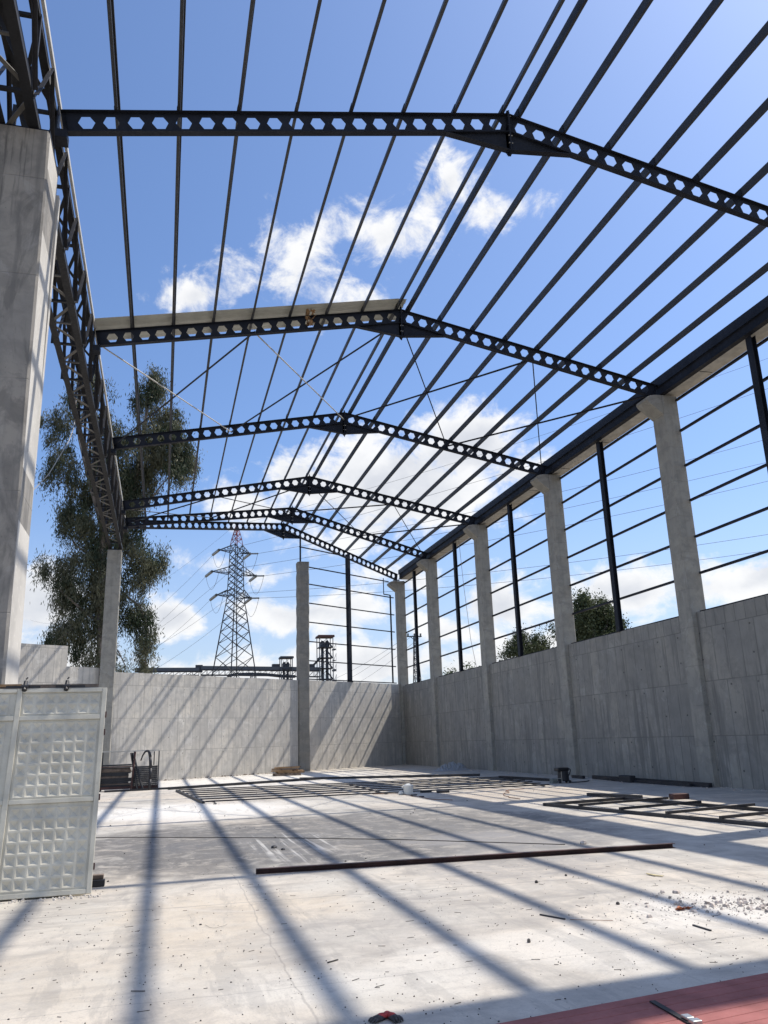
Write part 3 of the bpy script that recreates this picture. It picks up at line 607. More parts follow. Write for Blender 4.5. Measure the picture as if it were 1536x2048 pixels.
# ------------------------------------------------------------------ leaning gate with embossed sheet panels
LEAN = math.atan2(.58, 2.33); GV = Vector((0, math.sin(LEAN), math.cos(LEAN))); GN = Vector((0, -math.cos(LEAN), math.sin(LEAN)))
G0 = Vector((-.70, 10.54, .015))
def gp(u, v, n=0): return G0 + Vector((-u, 0, 0)) + GV * v + GN * n
def gbar(b, u0, v0, u1, v1, w, dpt=.035, n0=-.01):
    """flat box member lying in the leaf, from (u0,v0) to (u1,v1)"""
    p = [gp(u0, v0, n0), gp(u1, v0, n0), gp(u1, v1, n0), gp(u0, v1, n0), gp(u0, v0, n0 + dpt), gp(u1, v0, n0 + dpt), gp(u1, v1, n0 + dpt), gp(u0, v1, n0 + dpt)]
    return b.add(p, [(3, 2, 1, 0), (4, 5, 6, 7), (0, 1, 5, 4), (1, 2, 6, 5), (2, 3, 7, 6), (3, 0, 4, 7)])
gate = empty('metal_gate', G0, 'white metal gate with embossed square pattern leaning against the big column', 'gate')
GW = 2.3
for (a, c_, nm) in ((0, .055, 'stile'), (1.0, 1.06, 'stile'), (GW - .055, GW, 'stile')): gbar(MB(), a, 0, c_, 2.40, 0, .038, -.012).build(nm, M['white'], gate, bevel=.004)
for (a, c_) in ((.0565, .9985), (1.0615, GW - .0565)):
    for (v0, v1, nm) in ((0, .05, 'rail'), (1.01, 1.06, 'rail'), (2.0, 2.055, 'rail'), (2.35, 2.399, 'rail')): gbar(MB(), a, v0, c_, v1, 0, .036, -.012).build(nm, M['white'], gate, bevel=.004)
    for (v0, v1) in ((.051, 1.009), (1.061, 1.999), (2.056, 2.349)):
        b = MB(); C = .128; u0, u1 = a + .0, c_ - .0
        nu = int((u1 - u0 - .04) / C); nv_ = int((v1 - v0 - .02) / C); mu = (u1 - u0 - nu * C) / 2; mv = .02
        top = v0 + mv + nv_ * C; r_ = .010; dp = .022
        b.add([gp(u0, v0), gp(u1, v0), gp(u1, v0 + mv), gp(u0, v0 + mv)], [(0, 1, 2, 3)]); b.add([gp(u0, top), gp(u1, top), gp(u1, v1), gp(u0, v1)], [(0, 1, 2, 3)])
        b.add([gp(u0, v0 + mv), gp(u0 + mu, v0 + mv), gp(u0 + mu, top), gp(u0, top)], [(0, 1, 2, 3)]); b.add([gp(u1 - mu, v0 + mv), gp(u1, v0 + mv), gp(u1, top), gp(u1 - mu, top)], [(0, 1, 2, 3)])
        for i in range(nu):
            for j in range(nv_):
                x = u0 + mu + i * C; y = v0 + mv + j * C
                o = [gp(x, y, .004), gp(x + C, y, .004), gp(x + C, y + C, .004), gp(x, y + C, .004)]
                q = [gp(x + r_, y + r_, .004), gp(x + C - r_, y + r_, .004), gp(x + C - r_, y + C - r_, .004), gp(x + r_, y + C - r_, .004)]
                b.add(o + q + [gp(x + C / 2, y + C / 2, -dp)], [(0, 1, 5, 4), (1, 2, 6, 5), (2, 3, 7, 6), (3, 0, 4, 7), (4, 5, 8), (5, 6, 8), (6, 7, 8), (7, 4, 8)])
        b.build('embossed_panel', M['white'], gate, fix=False)
b = MB()
for v in (.25, 1.02, 1.8, 2.02):
    gbar(b, -.016, v, .0, v + .07, 0, .03, -.005)
b.build('hinge', M['rust'], gate)
# second leaf right behind the first
gate2 = empty('metal_gate', gp(0, 0, -.09), 'second gate leaf stacked behind the embossed white one, only its top edge showing', 'gate')
for (u0, v0, u1, v1) in ((.06, 0, .11, 2.43), (GW - .05, 0, GW, 2.43), (.112, 2.38, GW - .052, 2.43), (.112, 0, GW - .052, .05), (.112, 1.0, GW - .052, 1.05)): gbar(MB(), u0, v0, u1, v1, 0, .045, -.10).build('frame_bar', M['white'], gate2)
gbar(MB(), .112, .052, GW - .052, 2.378, 0, .004, -.08).build('sheet', M['white'], gate2)
wood = weathered('rough_timber', (.30, .19, .10), .8, var=.3, scale=6, dust=(.4, .3, .2)); oldwood = weathered('weathered_timber', (.16, .125, .10), .85, var=.45, scale=5, dust=(.42, .36, .30))
e_ = gp(.95, 2.435, -.03)
b = MB().bar(gp(1.02, 2.45, .0), gp(2.25, 2.45, .0), .05, .03); tag(b.build('timber_batten', wood), 'brown timber batten lying along the top edge of the leaning gate', 'timber')
b = MB().bar(gp(.12, 2.47, -.12), gp(2.2, 2.47, -.12), .06, .05); tag(b.build('timber_batten', oldwood), 'grey timber batten behind the top edge of the leaning gate', 'timber')
for (u0, u1, uc, lb) in ((.27, .62, .49, 'black clamp with a long bar on the gate top, the one nearer its corner'), (.80, 1.2, .98, 'black clamp with a long bar on the gate top, the one over the middle stile')):
    e = empty('clamp', gp(uc, 2.43), lb, 'clamp', 'clamps on the gate top')
    MB().bar(gp(u0, 2.425, .012), gp(u1, 2.425, .012), .028, .028).build('bar', M['floorsteel'], e)
    b = MB(); b.tube(gp(uc, 2.37, .05), gp(uc, 2.50, .0), .030, 8, .024); b.tube(gp(uc - .04, 2.42, .045), gp(uc + .04, 2.42, .045), .022, 8); b.build('jaw', M['floorsteel'], e)
    MB().tube(gp(uc, 2.53, .0), gp(uc - .015, 2.555, -.01), .009, 6).build('screw', M['floorsteel'], e)
# blocks beside the gate
P_ = at(196, 1773, Z=0)
b = MB().box((P_.x - .075, P_.y - .05, 0), (P_.x + .075, P_.y + .06, .075)); tag(b.build('block', M['floorsteel'], bevel=.006), 'black hollow block on the floor at the foot of the leaning gate', 'block')
b = MB().box((P_.x - .10, P_.y + .02, .076), (P_.x + .055, P_.y + .12, .125)); tag(b.build('block', oldwood, bevel=.006), 'brown offcut lying on the black block at the foot of the leaning gate', 'block')

# ------------------------------------------------------------------ rack, boards and hose by the end wall
def RX(px): return -2.15 + (px - 203) * .01853
e = empty('storage_rack', (-1.1, 34.5, 0), 'open steel rack standing before the end wall beside the far left column', 'rack')
for x, z1 in ((-2.2, 1.45), (-1.0, 1.45), (-.07, 1.45)):
    for y in (34.2, 34.8): MB().box((x - .02, y - .02, 0), (x + .02, y + .02, z1)).build('post', M['floorsteel'], e)
MB().box((-.27, 34.2, .92), (-.23, 34.24, 1.43)).build('post', M['floorsteel'], e)
for y in (34.2, 34.8): MB().bar((-2.2, y, 1.47), (-.07, y, 1.47), .035).build('rail', M['zinc'], e)
for y in (34.16, 34.84): MB().bar((-2.3, y, .12), (-.07, y, .12), .05, .09).build('rail', M['rust'], e)
MB().bar((-2.2, 34.16, .9), (-1.02, 34.16, .9), .04, .04).build('rail', M['rust'], e)
r = random.Random(12); z = .17; k = 0
for i in range(14):
    h = r.uniform(.035, .085); x0 = -2.3 + r.uniform(-.1, .1); x1 = -1.1 + r.uniform(-.1, .05)
    if .86 < z < .98: z += .06
    m = M['floorsteel'] if r.random() < .6 else oldwood
    tag(MB().box((x0, 34.27 + r.uniform(0, .05), z), (x1, 34.72, z + h - .006)).build('board', m), '%s board from the bottom in the dark pile on the rack' % (['first', 'second', 'third', 'fourth', 'fifth', 'sixth', 'seventh', 'eighth', 'ninth', 'tenth', 'eleventh', 'twelfth', 'thirteenth', 'fourteenth', 'fifteenth', 'sixteenth', 'seventeenth', 'eighteenth'][i]), 'board', 'boards stacked on the rack'); z += h
    if z > 1.32: break
pb = weathered('black_ribbed_board', (.05, .05, .055), .6, var=.6, scale=5, dust=(.16, .16, .16))
b = MB()
for i in range(12): b.box((-1.0, 34.24, .06 + i * .07), (-.10, 34.28 + .015 * (i % 2), .125 + i * .07))
tag(b.build('ribbed_panel', pb), 'black ribbed panel leaning upright in the right half of the rack', 'panel')
for (a, c_, lb) in ((258.4, 275, 'first dark bar leaning on the rack'), (262, 286, 'second dark bar leaning on the rack, nearer the hose')):
    tag(MB().bar((RX(a), 34.3, 1.40), (RX(c_), 33.95, .02), .07, .05).build('leaning_bar', M['floorsteel']), lb, 'bar')
tag(MB().bar((RX(267), 34.12, 1.44), (RX(262), 33.95, .02), .05, .05).build('leaning_bar', M['rust']), 'reddish brown bar standing upright against the front of the rack', 'bar')
pts = [(RX(278.9), 34.1, 1.10), (RX(282), 34.08, 1.28), (RX(286), 34.06, 1.41), (RX(291), 34.04, 1.47), (RX(295), 34.02, 1.42), (RX(298), 34.0, 1.22), (RX(299.5), 33.98, .8), (RX(299.5), 33.95, .4), (RX(299), 33.93, .02)]
tag(MB().path([Vector(p) for p in pts], [.022, .028, .034, .042, .05, .056, .058, .058, .058], 8).build('bent_hose', M['floorsteel'], smooth=True), 'thick black hose bent in an arch over the right end of the rack', 'hose')
tag(MB().bar((-2.0, 33.7, .04), (.85, 34.15, .04), .08, .07).build('floor_bar', M['floorsteel']), 'dark bar on the floor in front of the rack', 'bar')
# ------------------------------------------------------------------ timber pile
e = empty('timber_pallet', (6.2, 42.6, 0), 'lower brown timber pallet near the foot of the free-standing column', 'pallet')
def pallet(e, x0, x1, y0, y1, z, m):
    for i in range(3): MB().box((x0, y0 + (y1 - y0 - .1) * i / 2, z), (x1, y0 + (y1 - y0 - .1) * i / 2 + .1, z + .09)).build('bearer', m, e)
    for i in range(7):
        x = x0 + (x1 - x0 - .12) * i / 6; MB().box((x, y0, z + .092), (x + .12, y1, z + .115)).build('deck_board', m, e)
pallet(e, 5.55, 6.85, 42.2, 43.2, 0, oldwood)
e = empty('timber_pallet', (6.3, 42.7, .118), 'upper timber pallet stacked askew on the lower one by the free-standing column', 'pallet')
pallet(e, 5.7, 7.05, 42.3, 43.25, .118, wood)
r = random.Random(31)
for i in range(8):
    x0 = 5.35 + r.uniform(0, .5); z = .25 + (i // 3) * .075; y = 42.3 + (i % 3) * .28
    tag(MB().bar((x0, y + r.uniform(-.05, .05), z), (x0 + r.uniform(.9, 1.35), y + r.uniform(-.05, .1), z + r.uniform(-.005, .01)), .08, .06).build('timber_offcut', oldwood if i % 2 else wood), 'brown timber offcut piled loosely on the pallets near the column', 'timber', 'offcuts on the pallets')

# ------------------------------------------------------------------ steel laid out on the floor
A0 = at(357, 1579.5, Z=.06); A1 = at(1010, 1553, Z=.06); B0 = at(411, 1602.5, Z=.06); B1 = at(1098, 1568.5, Z=.06)
e = empty('steel_wall_frame', ((A0 + B1) / 2).to_tuple()[:2] + (0,), 'large black steel frame of parallel rails laid flat on the far floor', 'frame')
NB = 7
for i in range(NB):
    t_ = i / (NB - 1); p = B0.lerp(A0, t_); q = B1.lerp(A1, t_); p.z = q.z = .052
    MB().bar(p, q, .06, .036).build('rail', M['floorsteel'], e)
d = (A0 - B0).normalized()
MB().bar((B0.x - .06, B0.y - .05, .035), (A0.x - .06, A0.y + .05, .035), .08, .06).build('end_bar', M['floorsteel'], e)
for t_ in (.5, .985):
    p = B0.lerp(B1, t_); q = A0.lerp(A1, t_); MB().bar((p.x, p.y, .015), (q.x, q.y, .015), .06, .016).build('cross_bar', M['floorsteel'], e)
for (p, q, w, lb) in ((at(338, 1579.5, Z=0), at(640, 1559, Z=0), .22, 'dark steel section lying along the far edge of the big floor frame, its left half'),
                      (at(600, 1559.5, Z=0), at(960, 1552.0, Z=0), .12, 'dark steel section lying along the far edge of the big floor frame, its right half'),
                      (at(1000, 1556.5, Z=0), at(1104, 1562.8, Z=0), .12, 'short dark steel section on the shaded floor left of the small machine')):
    tag(MB().bar((p.x, p.y, .05), (q.x, q.y, .05), w, .09).build('steel_section', M['floorsteel']), lb, 'steel section')
# ladder frame at right
L0 = at(1088, 1607, Z=.05); L1 = at(1536, 1648, Z=.05); K0 = at(1246, 1595, Z=.05); K1 = at(1536, 1618.5, Z=.05)
e = empty('ladder_frame', (10.5, 15, 0), 'black steel ladder-shaped frame laid flat on the floor at the right', 'frame')
dl = (L1 - L0).normalized(); dk = (K1 - K0).normalized()
L2 = L0 + dl * 9.6; K2 = K0 + dk * 9.4
for p, q in ((L0, L2), (K0, K2)): MB().bar((p.x, p.y, .035), (q.x, q.y, .035), .07, .06).build('rail', M['floorsteel'], e)
for i in range(8):
    s = i * 1.30 + .05; p = L0 + dl * s; q = K0 + dk * s * .985; dd = (q - p).normalized()
    p = p - dd * .05; q = q + dd * (.25 if i in (1, 3) else .02)
    MB().bar((p.x, p.y, .092 if i else .035), (q.x, q.y, .092 if i else .035), .06, .05 if i else .06).build('rung', M['floorsteel'], e)
p, q = at(1180, 1594.5, Z=0), at(1293, 1599, Z=0)
tag(MB().bar((p.x + .1, p.y + .3, .05), (q.x, q.y + .2, .05), .08, .08).build('steel_section', M['floorsteel']), 'short black section lying across the far corner of the ladder frame', 'steel section')
tag(MB().box((11.9, 17.95, .0), (12.35, 18.15, .13)).build('brick_offcut', M['rust'], bevel=.02), 'reddish offcut lying beside the far rail of the ladder frame', 'offcut')
# long red-oxide section
p, q = at(512, 1743, Z=.03), at(1348, 1691, Z=.03)
b = MB().sweep((p.x, p.y, .002), (q.x, q.y, .002), [(-.04, 0), (.04, 0), (.04, .006), (-.034, .006), (-.034, .054), (.04, .054), (.04, .06), (-.04, .06)])
tag(b.build('steel_channel', M['rust']), 'long thin red-brown steel channel lying across the middle of the floor', 'steel section')
# along the right wall foot
for i, (y0_, y1_, x, z_, w) in enumerate(((20.9, 27.6, 15.10, .07, .12), (21.6, 26.3, 14.94, .05, .08), (27.9, 28.8, 14.9, .06, .1))):
    tag(MB().bar((x, y0_, z_), (x + .02, y1_, z_), w, w).build('steel_section', M['floorsteel']), ['long dark section lying in the shade at the foot of the side wall', 'thinner dark section beside the long one at the foot of the side wall', 'short dark section at the wall foot just behind the small machine'][i], 'steel section')
tag(MB().box((14.78, 24.6, .0), (15.0, 25.3, .22)).build('tool_box', M['floorsteel'], bevel=.02), 'low dark box on the sections at the foot of the side wall', 'box')
# string and wires on the floor
cs = [at(x, y, Z=.006) for x, y in ((150, 1675.5), (300, 1674.5), (460, 1675), (600, 1676), (800, 1679), (1000, 1685), (1130, 1689))]
tag(MB().path(cs, .006, 4).build('string', mat('dark_string', (.06, .055, .05), .9)), 'thin dark string stretched over the floor beyond the red-brown channel', 'string')
def squiggle(x, y, r_, n, seed, m, lb, thick=.004):
    rr = random.Random(seed); p = at(x, y, Z=.008); a = rr.uniform(0, 6); pts = [p.copy()]
    for i in range(n):
        a += rr.uniform(-.9, .9); pts.append(pts[-1] + Vector((math.cos(a) * r_, math.sin(a) * r_ * 1.6, rr.uniform(-.002, .004))))
        pts[-1].z = max(.006, pts[-1].z)
    tag(MB().path(pts, thick, 4).build('wire_offcut', m), lb, 'wire')
rw = mat('rusty_wire', (.20, .08, .03), .7)
squiggle(1040, 1598, .22, 14, 3, rw, 'thin rusty wire curled on the floor left of the ladder frame', .009)
squiggle(905, 1600, .2, 16, 8, rw, 'thin rusty wire curled on the floor right of the white bucket', .008)
squiggle(400, 1602, .12, 12, 5, mat('black_wire', (.03, .03, .03), .6), 'bent black wire on the bright floor left of the big floor frame', .012)
squiggle(410, 1850, .03, 9, 6, mat('grey_wire', (.15, .14, .13), .6), 'tiny curled wire on the near floor', .0015)

# ------------------------------------------------------------------ bucket, machine, plastic heap
def lathe(prof, cx, cy, n=28):
    b = MB(); vs = []
    for (r_, z) in prof: vs += [(cx + r_ * math.cos(2 * math.pi * i / n), cy + r_ * math.sin(2 * math.pi * i / n), z) for i in range(n)]
    fs = []
    for k in range(len(prof) - 1): fs += [(k * n + i, k * n + (i + 1) % n, (k + 1) * n + (i + 1) % n, (k + 1) * n + i) for i in range(n)]
    fs += [tuple(range(n))[::-1], tuple(range((len(prof) - 1) * n, len(prof) * n))]
    return b.add(vs, fs)
Pb = at(817, 1589, Z=0); wp = mat('white_plastic', (.72, .72, .68), .45)
e = empty('bucket', (Pb.x, Pb.y, 0), 'white plastic bucket with a lump on its lid standing on the sunlit floor', 'bucket')
lathe([(.125, 0), (.13, .01), (.152, .235), (.162, .24), (.162, .255), (.150, .262)], Pb.x, Pb.y).build('body', wp, e, smooth=False)
lathe([(.145, .263), (.10, .285), (.05, .305), (.01, .312)], Pb.x, Pb.y).build('lid', wp, e, smooth=True)
b = MB(); b.path([(Pb.x - .16, Pb.y - .02, .23), (Pb.x - .2, Pb.y - .04, .2), (Pb.x - .205, Pb.y - .04, .23), (Pb.x - .16, Pb.y - .02, .25)], .012, 5); b.build('handle', wp, e)
P2 = at(802, 1589.5, Z=0); tag(lathe([(.05, 0), (.085, .02), (.08, .07), (.03, .1), (.005, .105)], P2.x, P2.y, 10).build('plaster_lump', wp, smooth=True), 'small white lump on the floor at the left of the white bucket', 'lump')
for (x, y, s, lb) in ((828, 1591, .05, 'tiny dark offcut touching the right of the white bucket'), (852, 1585, .09, 'dark offcut a little right of the white bucket'), (886, 1585.5, .1, 'flat dark offcut farthest right of the white bucket'), (843, 1594, .04, 'tiny dark offcut nearest the camera beside the white bucket')):
    p = at(x, y, Z=0); tag(MB().box((p.x - s * 1.8, p.y - s, 0), (p.x + s * 1.8, p.y + s, s * .7)).build('steel_offcut', M['floorsteel'], bevel=.01), lb, 'offcut', 'offcuts near the bucket')
Pm = at(1126, 1566, Z=0); mx_, my_ = Pm.x, Pm.y
e = empty('shop_vacuum', (mx_, my_, 0), 'small dark machine with a black head and hose standing before the second column', 'machine')
lathe([(.17, .06), (.19, .09), (.18, .36), (.165, .38)], mx_ + .03, my_).build('drum', M['floorsteel'], e)
b = MB().box((mx_ - .22, my_ - .15, .382), (mx_ + .2, my_ + .17, .50)); b.build('head', mat('black_plastic', (.012, .012, .014), .4), e, bevel=.03)
MB().path([(mx_ + .2, my_, .43), (mx_ + .28, my_ - .02, .45), (mx_ + .31, my_ - .02, .40), (mx_ + .27, my_, .28), (mx_ + .2, my_, .2)], .018, 6).build('hose', M['floorsteel'], e)
for (dx, dy) in ((-.17, -.12), (.2, -.12), (-.17, .14), (.2, .14)): MB().tube((mx_ + dx, my_ + dy - .03, .045), (mx_ + dx, my_ + dy + .03, .045), .045, 10).build('wheel', M['floorsteel'], e)
b = MB(); b.bar((mx_ - .12, my_ - .18, .02), (mx_ - .12, my_ - .18, .38), .02).bar((mx_ - .3, my_ - .18, .16), (mx_ - .12, my_ - .18, .16), .02); b.build('side_frame', M['bolt'], e)
tag(MB().box((mx_ - .40, my_ - .05, 0), (mx_ - .21, my_ + .2, .16)).build('grey_case', weathered('grey_case', (.16, .18, .17), .6), bevel=.02), 'small grey case on the floor touching the left of the dark machine', 'case')
tag(MB().path([(mx_ + .22, my_ - .1, .02), (mx_ + .5, my_ - .2, .02), (mx_ + .9, my_, .02), (mx_ + 1.2, my_ + .4, .02)], .018, 6).build('hose', M['floorsteel']), 'dark hose trailing over the shaded floor to the right of the small machine', 'hose')
Ph = at(905, 1541, Z=0); rr = random.Random(17); b = MB(); nu_, nv_ = 30, 16; vs = []
def hh(u, v):
    s = math.exp(-((u * 1.1) ** 2 + (v * 1.3) ** 2) * 1.6) * .42 + .12 * math.exp(-((u - .55) ** 2 + v * v) * 9) + .10 * math.exp(-((u + .5) ** 2 + v * v) * 9)
    return s
for i in range(nu_ + 1):
    for j in range(nv_ + 1):
        u = -1 + 2 * i / nu_; v = -1 + 2 * j / nv_; k = max(0, 1 - max(abs(u), abs(v)) ** 4)
        vs.append((Ph.x + u * .95 + rr.uniform(-.03, .03), Ph.y + v * .7 + rr.uniform(-.03, .03), .004 + k * (.72 * hh(u, v) * (1 + rr.uniform(-.35, .35)) + .02 * rr.random())))
fs = [(i * (nv_ + 1) + j, (i + 1) * (nv_ + 1) + j, (i + 1) * (nv_ + 1) + j + 1, i * (nv_ + 1) + j + 1) for i in range(nu_) for j in range(nv_)]
o = b.add(vs, fs).build('plastic_sheeting', mat('crumpled_plastic', (.30, .315, .33), .35), fix=False); tag(o, 'crumpled heap of pale plastic sheeting at the foot of the side wall', 'plastic sheeting')

# ------------------------------------------------------------------ red panels in the corner, strap, glove
M['redpanel'] = weathered('brick_red_coated_sheet', (.30, .118, .108), .8, var=.2, scale=3, dust=(.36, .22, .2), spec=.15)
zt = .085; F0 = at(990, 2048, Z=zt); F1_ = at(1536, 1945, Z=zt); df = (F1_ - F0); df.z = 0; df.normalize(); pf = Vector((df.y, -df.x, 0))
e = empty('wall_panel_stack', tuple(F0 - df * .2)[:2] + (0,), 'brick red ribbed wall panel lying on the floor in the lower right corner', 'panel')
b = MB(); O = Vector((F0.x, F0.y, 0)) - df * .9; Lp = 5.6; prof = []
y = 0
while y < 2.1: prof += [(y, zt), (y + .090, zt), (y + .092, zt - .003), (y + .098, zt - .003), (y + .102, zt)]; y += .105
vs = []; n = len(prof)
for s in (0, Lp): vs += [tuple(O + df * s + pf * a + Vector((0, 0, z))) for a, z in prof]
b.add(vs, [(i, i + 1, n + i + 1, n + i) for i in range(n - 1)]); b.build('face_sheet', M['redpanel'], e, fix=False)
b = MB(); vs = []
for s in (0, Lp): vs += [tuple(O + df * s + pf * a + Vector((0, 0, z))) for a, z in ((0.001, .002), (0.001, zt - .002), (y, zt - .006), (y, .002))]
b.add(vs, [(0, 1, 5, 4), (1, 2, 6, 5), (2, 3, 7, 6), (3, 0, 4, 7), (0, 3, 2, 1), (4, 5, 6, 7)]); b.build('core', M['redpanel'], e)
s0 = at(1306, 2003, Z=zt + .006); s1 = at(1420, 2068, Z=zt + .006); sd = (s1 - s0).normalized()
e = empty('strap', s0, 'flat black strap with a metal buckle lying over the red panel', 'strap')
MB().bar(s0 - sd * .01, s1 + sd * .2, .036, .006).build('band', mat('black_webbing', (.015, .015, .016), .7), e)
m_ = at(1375, 2034, Z=zt + .018); MB().bar(m_ - sd * .03, m_ + sd * .035, .045, .016).bar(m_ + sd * .05, m_ + sd * .10, .055, .02).build('buckle', M['bolt'], e, bevel=.004)

def capsule(b, pts, rad, n=8):
    """tapered rounded finger through points"""
    P = [Vector(p) for p in pts]; rings = []
    for i, p in enumerate(P):
        d = ((P[min(i + 1, len(P) - 1)] - P[max(i - 1, 0)])).normalized(); a = d.cross(Vector((0, 0, 1))).normalized(); c = a.cross(d)
        rings.append([p + (a * math.cos(2 * math.pi * k / n) + c * math.sin(2 * math.pi * k / n) * .75) * rad[i] for k in range(n)])
    d0 = (P[-1] - P[-2]).normalized(); rings.append([P[-1] + d0 * rad[-1] * .6 + (q - P[-1]) * .5 for q in rings[-1]])
    vs = [v for r_ in rings for v in r_]; m = len(rings)
    fs = [(k * n + i, k * n + (i + 1) % n, (k + 1) * n + (i + 1) % n, (k + 1) * n + i) for k in range(m - 1) for i in range(n)] + [tuple(range(n))[::-1], tuple(range((m - 1) * n, m * n))]
    b.add(vs, fs)
gk = weathered('dirty_dark_rubber', (.055, .05, .05), .75, var=.5, scale=30, dust=(.2, .18, .16)); gr_ = weathered('red_knitted_cuff', (.42, .05, .045), .8, var=.3, scale=40)
def glove(c, ang, lb, curl, flip=1):
    ca, sa = math.cos(ang), math.sin(ang)
    def T(x, y, z):
        x, y, z = x * .72, y * .72, z * .72
        return Vector((c.x + (x * ca - y * flip * sa) , c.y + (x * sa + y * flip * ca), z))
    e = empty('work_glove', (c.x, c.y, 0), lb, 'glove', 'gloves on the near floor')
    b = MB()
    capsule(b, [T(-.005, 0, .016), T(.03, 0, .022), T(.065, 0, .02), T(.078, 0, .017)], [.022, .026, .027, .023], 12)
    for i, (y, Ln, cz) in enumerate(((-.030, .048, .5), (-.010, .058, 1), (.010, .055, .8), (.028, .044, .3))):
        x0 = .072; capsule(b, [T(x0, y, .018), T(x0 + Ln * .45, y * 1.18, .022 + .010 * cz * curl), T(x0 + Ln * .8, y * 1.3, .016 + .004 * curl), T(x0 + Ln, y * 1.34, .010)], [.0083, .0083, .0076, .006])
    capsule(b, [T(.015, -.026, .018), T(.038, -.052, .02), T(.06, -.066, .014)], [.0095, .009, .0065])
    b.build('hand', gk, e, smooth=True)
    b = MB(); capsule(b, [T(-.075, 0, .018), T(-.045, .002, .022), T(-.02, 0, .026), T(.02, 0, .0285), T(.045, 0, .028)], [.025, .022, .021, .024, .021], 12)
    b.build('cuff', gr_, e, smooth=True)
Pg = at(768, 2040, Z=0)
glove(Pg + Vector((-.005, .01, 0)), math.radians(-150), 'red and dark work glove lying on the near floor, its fingers pointing left', 1.0)
g2 = Pg + Vector((.045, .0, .02)); glove(g2, math.radians(-75), 'red and dark work glove crossed over the other one, its fingers pointing down', 1.3, -1)

# ------------------------------------------------------------------ rubble, chips and scraps
def stones(name, n, x0, x1, y0, y1, s0, s1, m, lb, cat, seed, dens=None, flat=.6):
    rr = random.Random(seed); b = MB(); k = 0
    while k < n:
        x, y = rr.uniform(x0, x1), rr.uniform(y0, y1)
        if dens and rr.random() > dens(x, y): continue
        k += 1; s = s0 + (s1 - s0) * rr.random() ** 3.5; a = rr.uniform(0, 3.14); vs = []
        for (u, v, w) in ((-1, -1, 0), (1, -1, 0), (1, 1, 0), (-1, 1, 0), (-.7, -.6, 1), (.6, -.7, 1), (.7, .6, 1), (-.6, .7, 1)):
            u *= rr.uniform(.6, 1.15); v *= rr.uniform(.6, 1.1)
            vs.append((x + s * (u * math.cos(a) - v * math.sin(a)), y + s * (u * math.sin(a) + v * math.cos(a)), .001 + w * s * flat * 2 * rr.uniform(.6, 1.1)))
        b.add(vs, [(3, 2, 1, 0), (4, 5, 6, 7), (0, 1, 5, 4), (1, 2, 6, 5), (2, 3, 7, 6), (3, 0, 4, 7)])
    return tag(b.build(name, m, fix=False), lb, cat, kind='stuff')
M['rub'] = weathered('broken_mortar', (.52, .455, .405), .95, var=.5, scale=18, dust=(.5, .48, .45)); M['chip'] = weathered('dark_chips', (.07, .065, .06), .8, var=.6, scale=20)
M['dust'] = weathered('pale_grit', (.50, .465, .42), .95, var=.2, scale=20)
stones('rubble', 420, 4.2, 6.6, 6.2, 8.0, .003, .024, M['rub'], 'scattered broken mortar and grit at the right of the near floor', 'rubble', 5, lambda x, y: math.exp(-(((x - 5.35) / .55) ** 2 + ((y - 7.15 + (x - 5.3) * .35) / .42) ** 2)))
stones('grit', 800, 3.6, 7.0, 5.8, 8.6, .002, .008, M['dust'], 'pale grit spread around the rubble on the near floor', 'grit', 6, lambda x, y: math.exp(-(((x - 5.2) / .9) ** 2 + ((y - 7.2) / .7) ** 2)))
stones('floor_chips', 3600, -2.2, 6.5, 4.2, 12.0, .001, .006, M['chip'], 'fine dark chips strewn over the near floor', 'chips', 7, lambda x, y: max(0, 1.1 - (y - 4.5) / 8) * (.35 + .65 * (math.sin(x * 2.1 + y) * .5 + .5)))
stones('floor_chips', 260, -2.0, 12, 9.0, 30.0, .004, .016, M['chip'], 'larger dark crumbs on the middle of the floor', 'chips', 8, lambda x, y: .5)
stones('gate_grit', 160, -2.3, -.6, 10.35, 10.52, .004, .02, M['dust'], 'white grit along the foot of the leaning gate', 'grit', 9)
stones('wall_foot_debris', 120, -1.5, 7.0, 0, 1, .02, .06, oldwood, 'brown crumbs along the foot of the sunlit end wall', 'debris', 11)
o = bpy.data.objects['wall_foot_debris']
for v in o.data.vertices:
    X = v.co.x + o.location.x; Yl = v.co.y + o.location.y; v.co.y = WY(X) - .10 - Yl * .35 - o.location.y
rr = random.Random(77); b = MB()
for i in range(130):     # cut wire ties
    x, y = rr.uniform(-1.6, 5.5), 4.6 + 6 * rr.random() ** 1.6; a = rr.uniform(-.5, .5) if rr.random() < .75 else rr.uniform(0, 3.1); l = rr.uniform(.012, .04)
    b.bar((x - l * math.cos(a), y - l * math.sin(a), .003), (x + l * math.cos(a), y + l * math.sin(a), .003), .003, .003)
tag(b.build('wire_ties', M['chip']), 'short dark wire ends scattered over the near floor', 'wire ends', kind='stuff')
for (x0, y0_, x1, y1_, w, m, nm, lb, ct) in ((1080, 1829, 1130, 1838, .014, M['floorsteel'], 'steel_rod', 'short black rod on the near floor between two purlin shadows', 'rod'), (1140, 1839, 1226, 1841, .004, rw, 'thin_stick', 'thin pale brown stick right of the short black rod', 'stick'),
        (1386, 1850, 1422, 1861, .014, M['floorsteel'], 'steel_rod', 'short black rod lying inside a purlin shadow near the rubble', 'rod'), (655, 1925, 676, 1919, .009, M['chip'], 'steel_rod', 'tiny dark rod in the middle of the near floor', 'rod'),
        (262, 1982, 290, 1982, .006, M['chip'], 'steel_rod', 'tiny dark rod in the wide purlin shadow at lower left', 'rod')):
    p, q = at(x0, y0_, Z=.006), at(x1, y1_, Z=.006); tag(MB().bar(p, q, w, w * .8).build(nm, m), lb, ct)
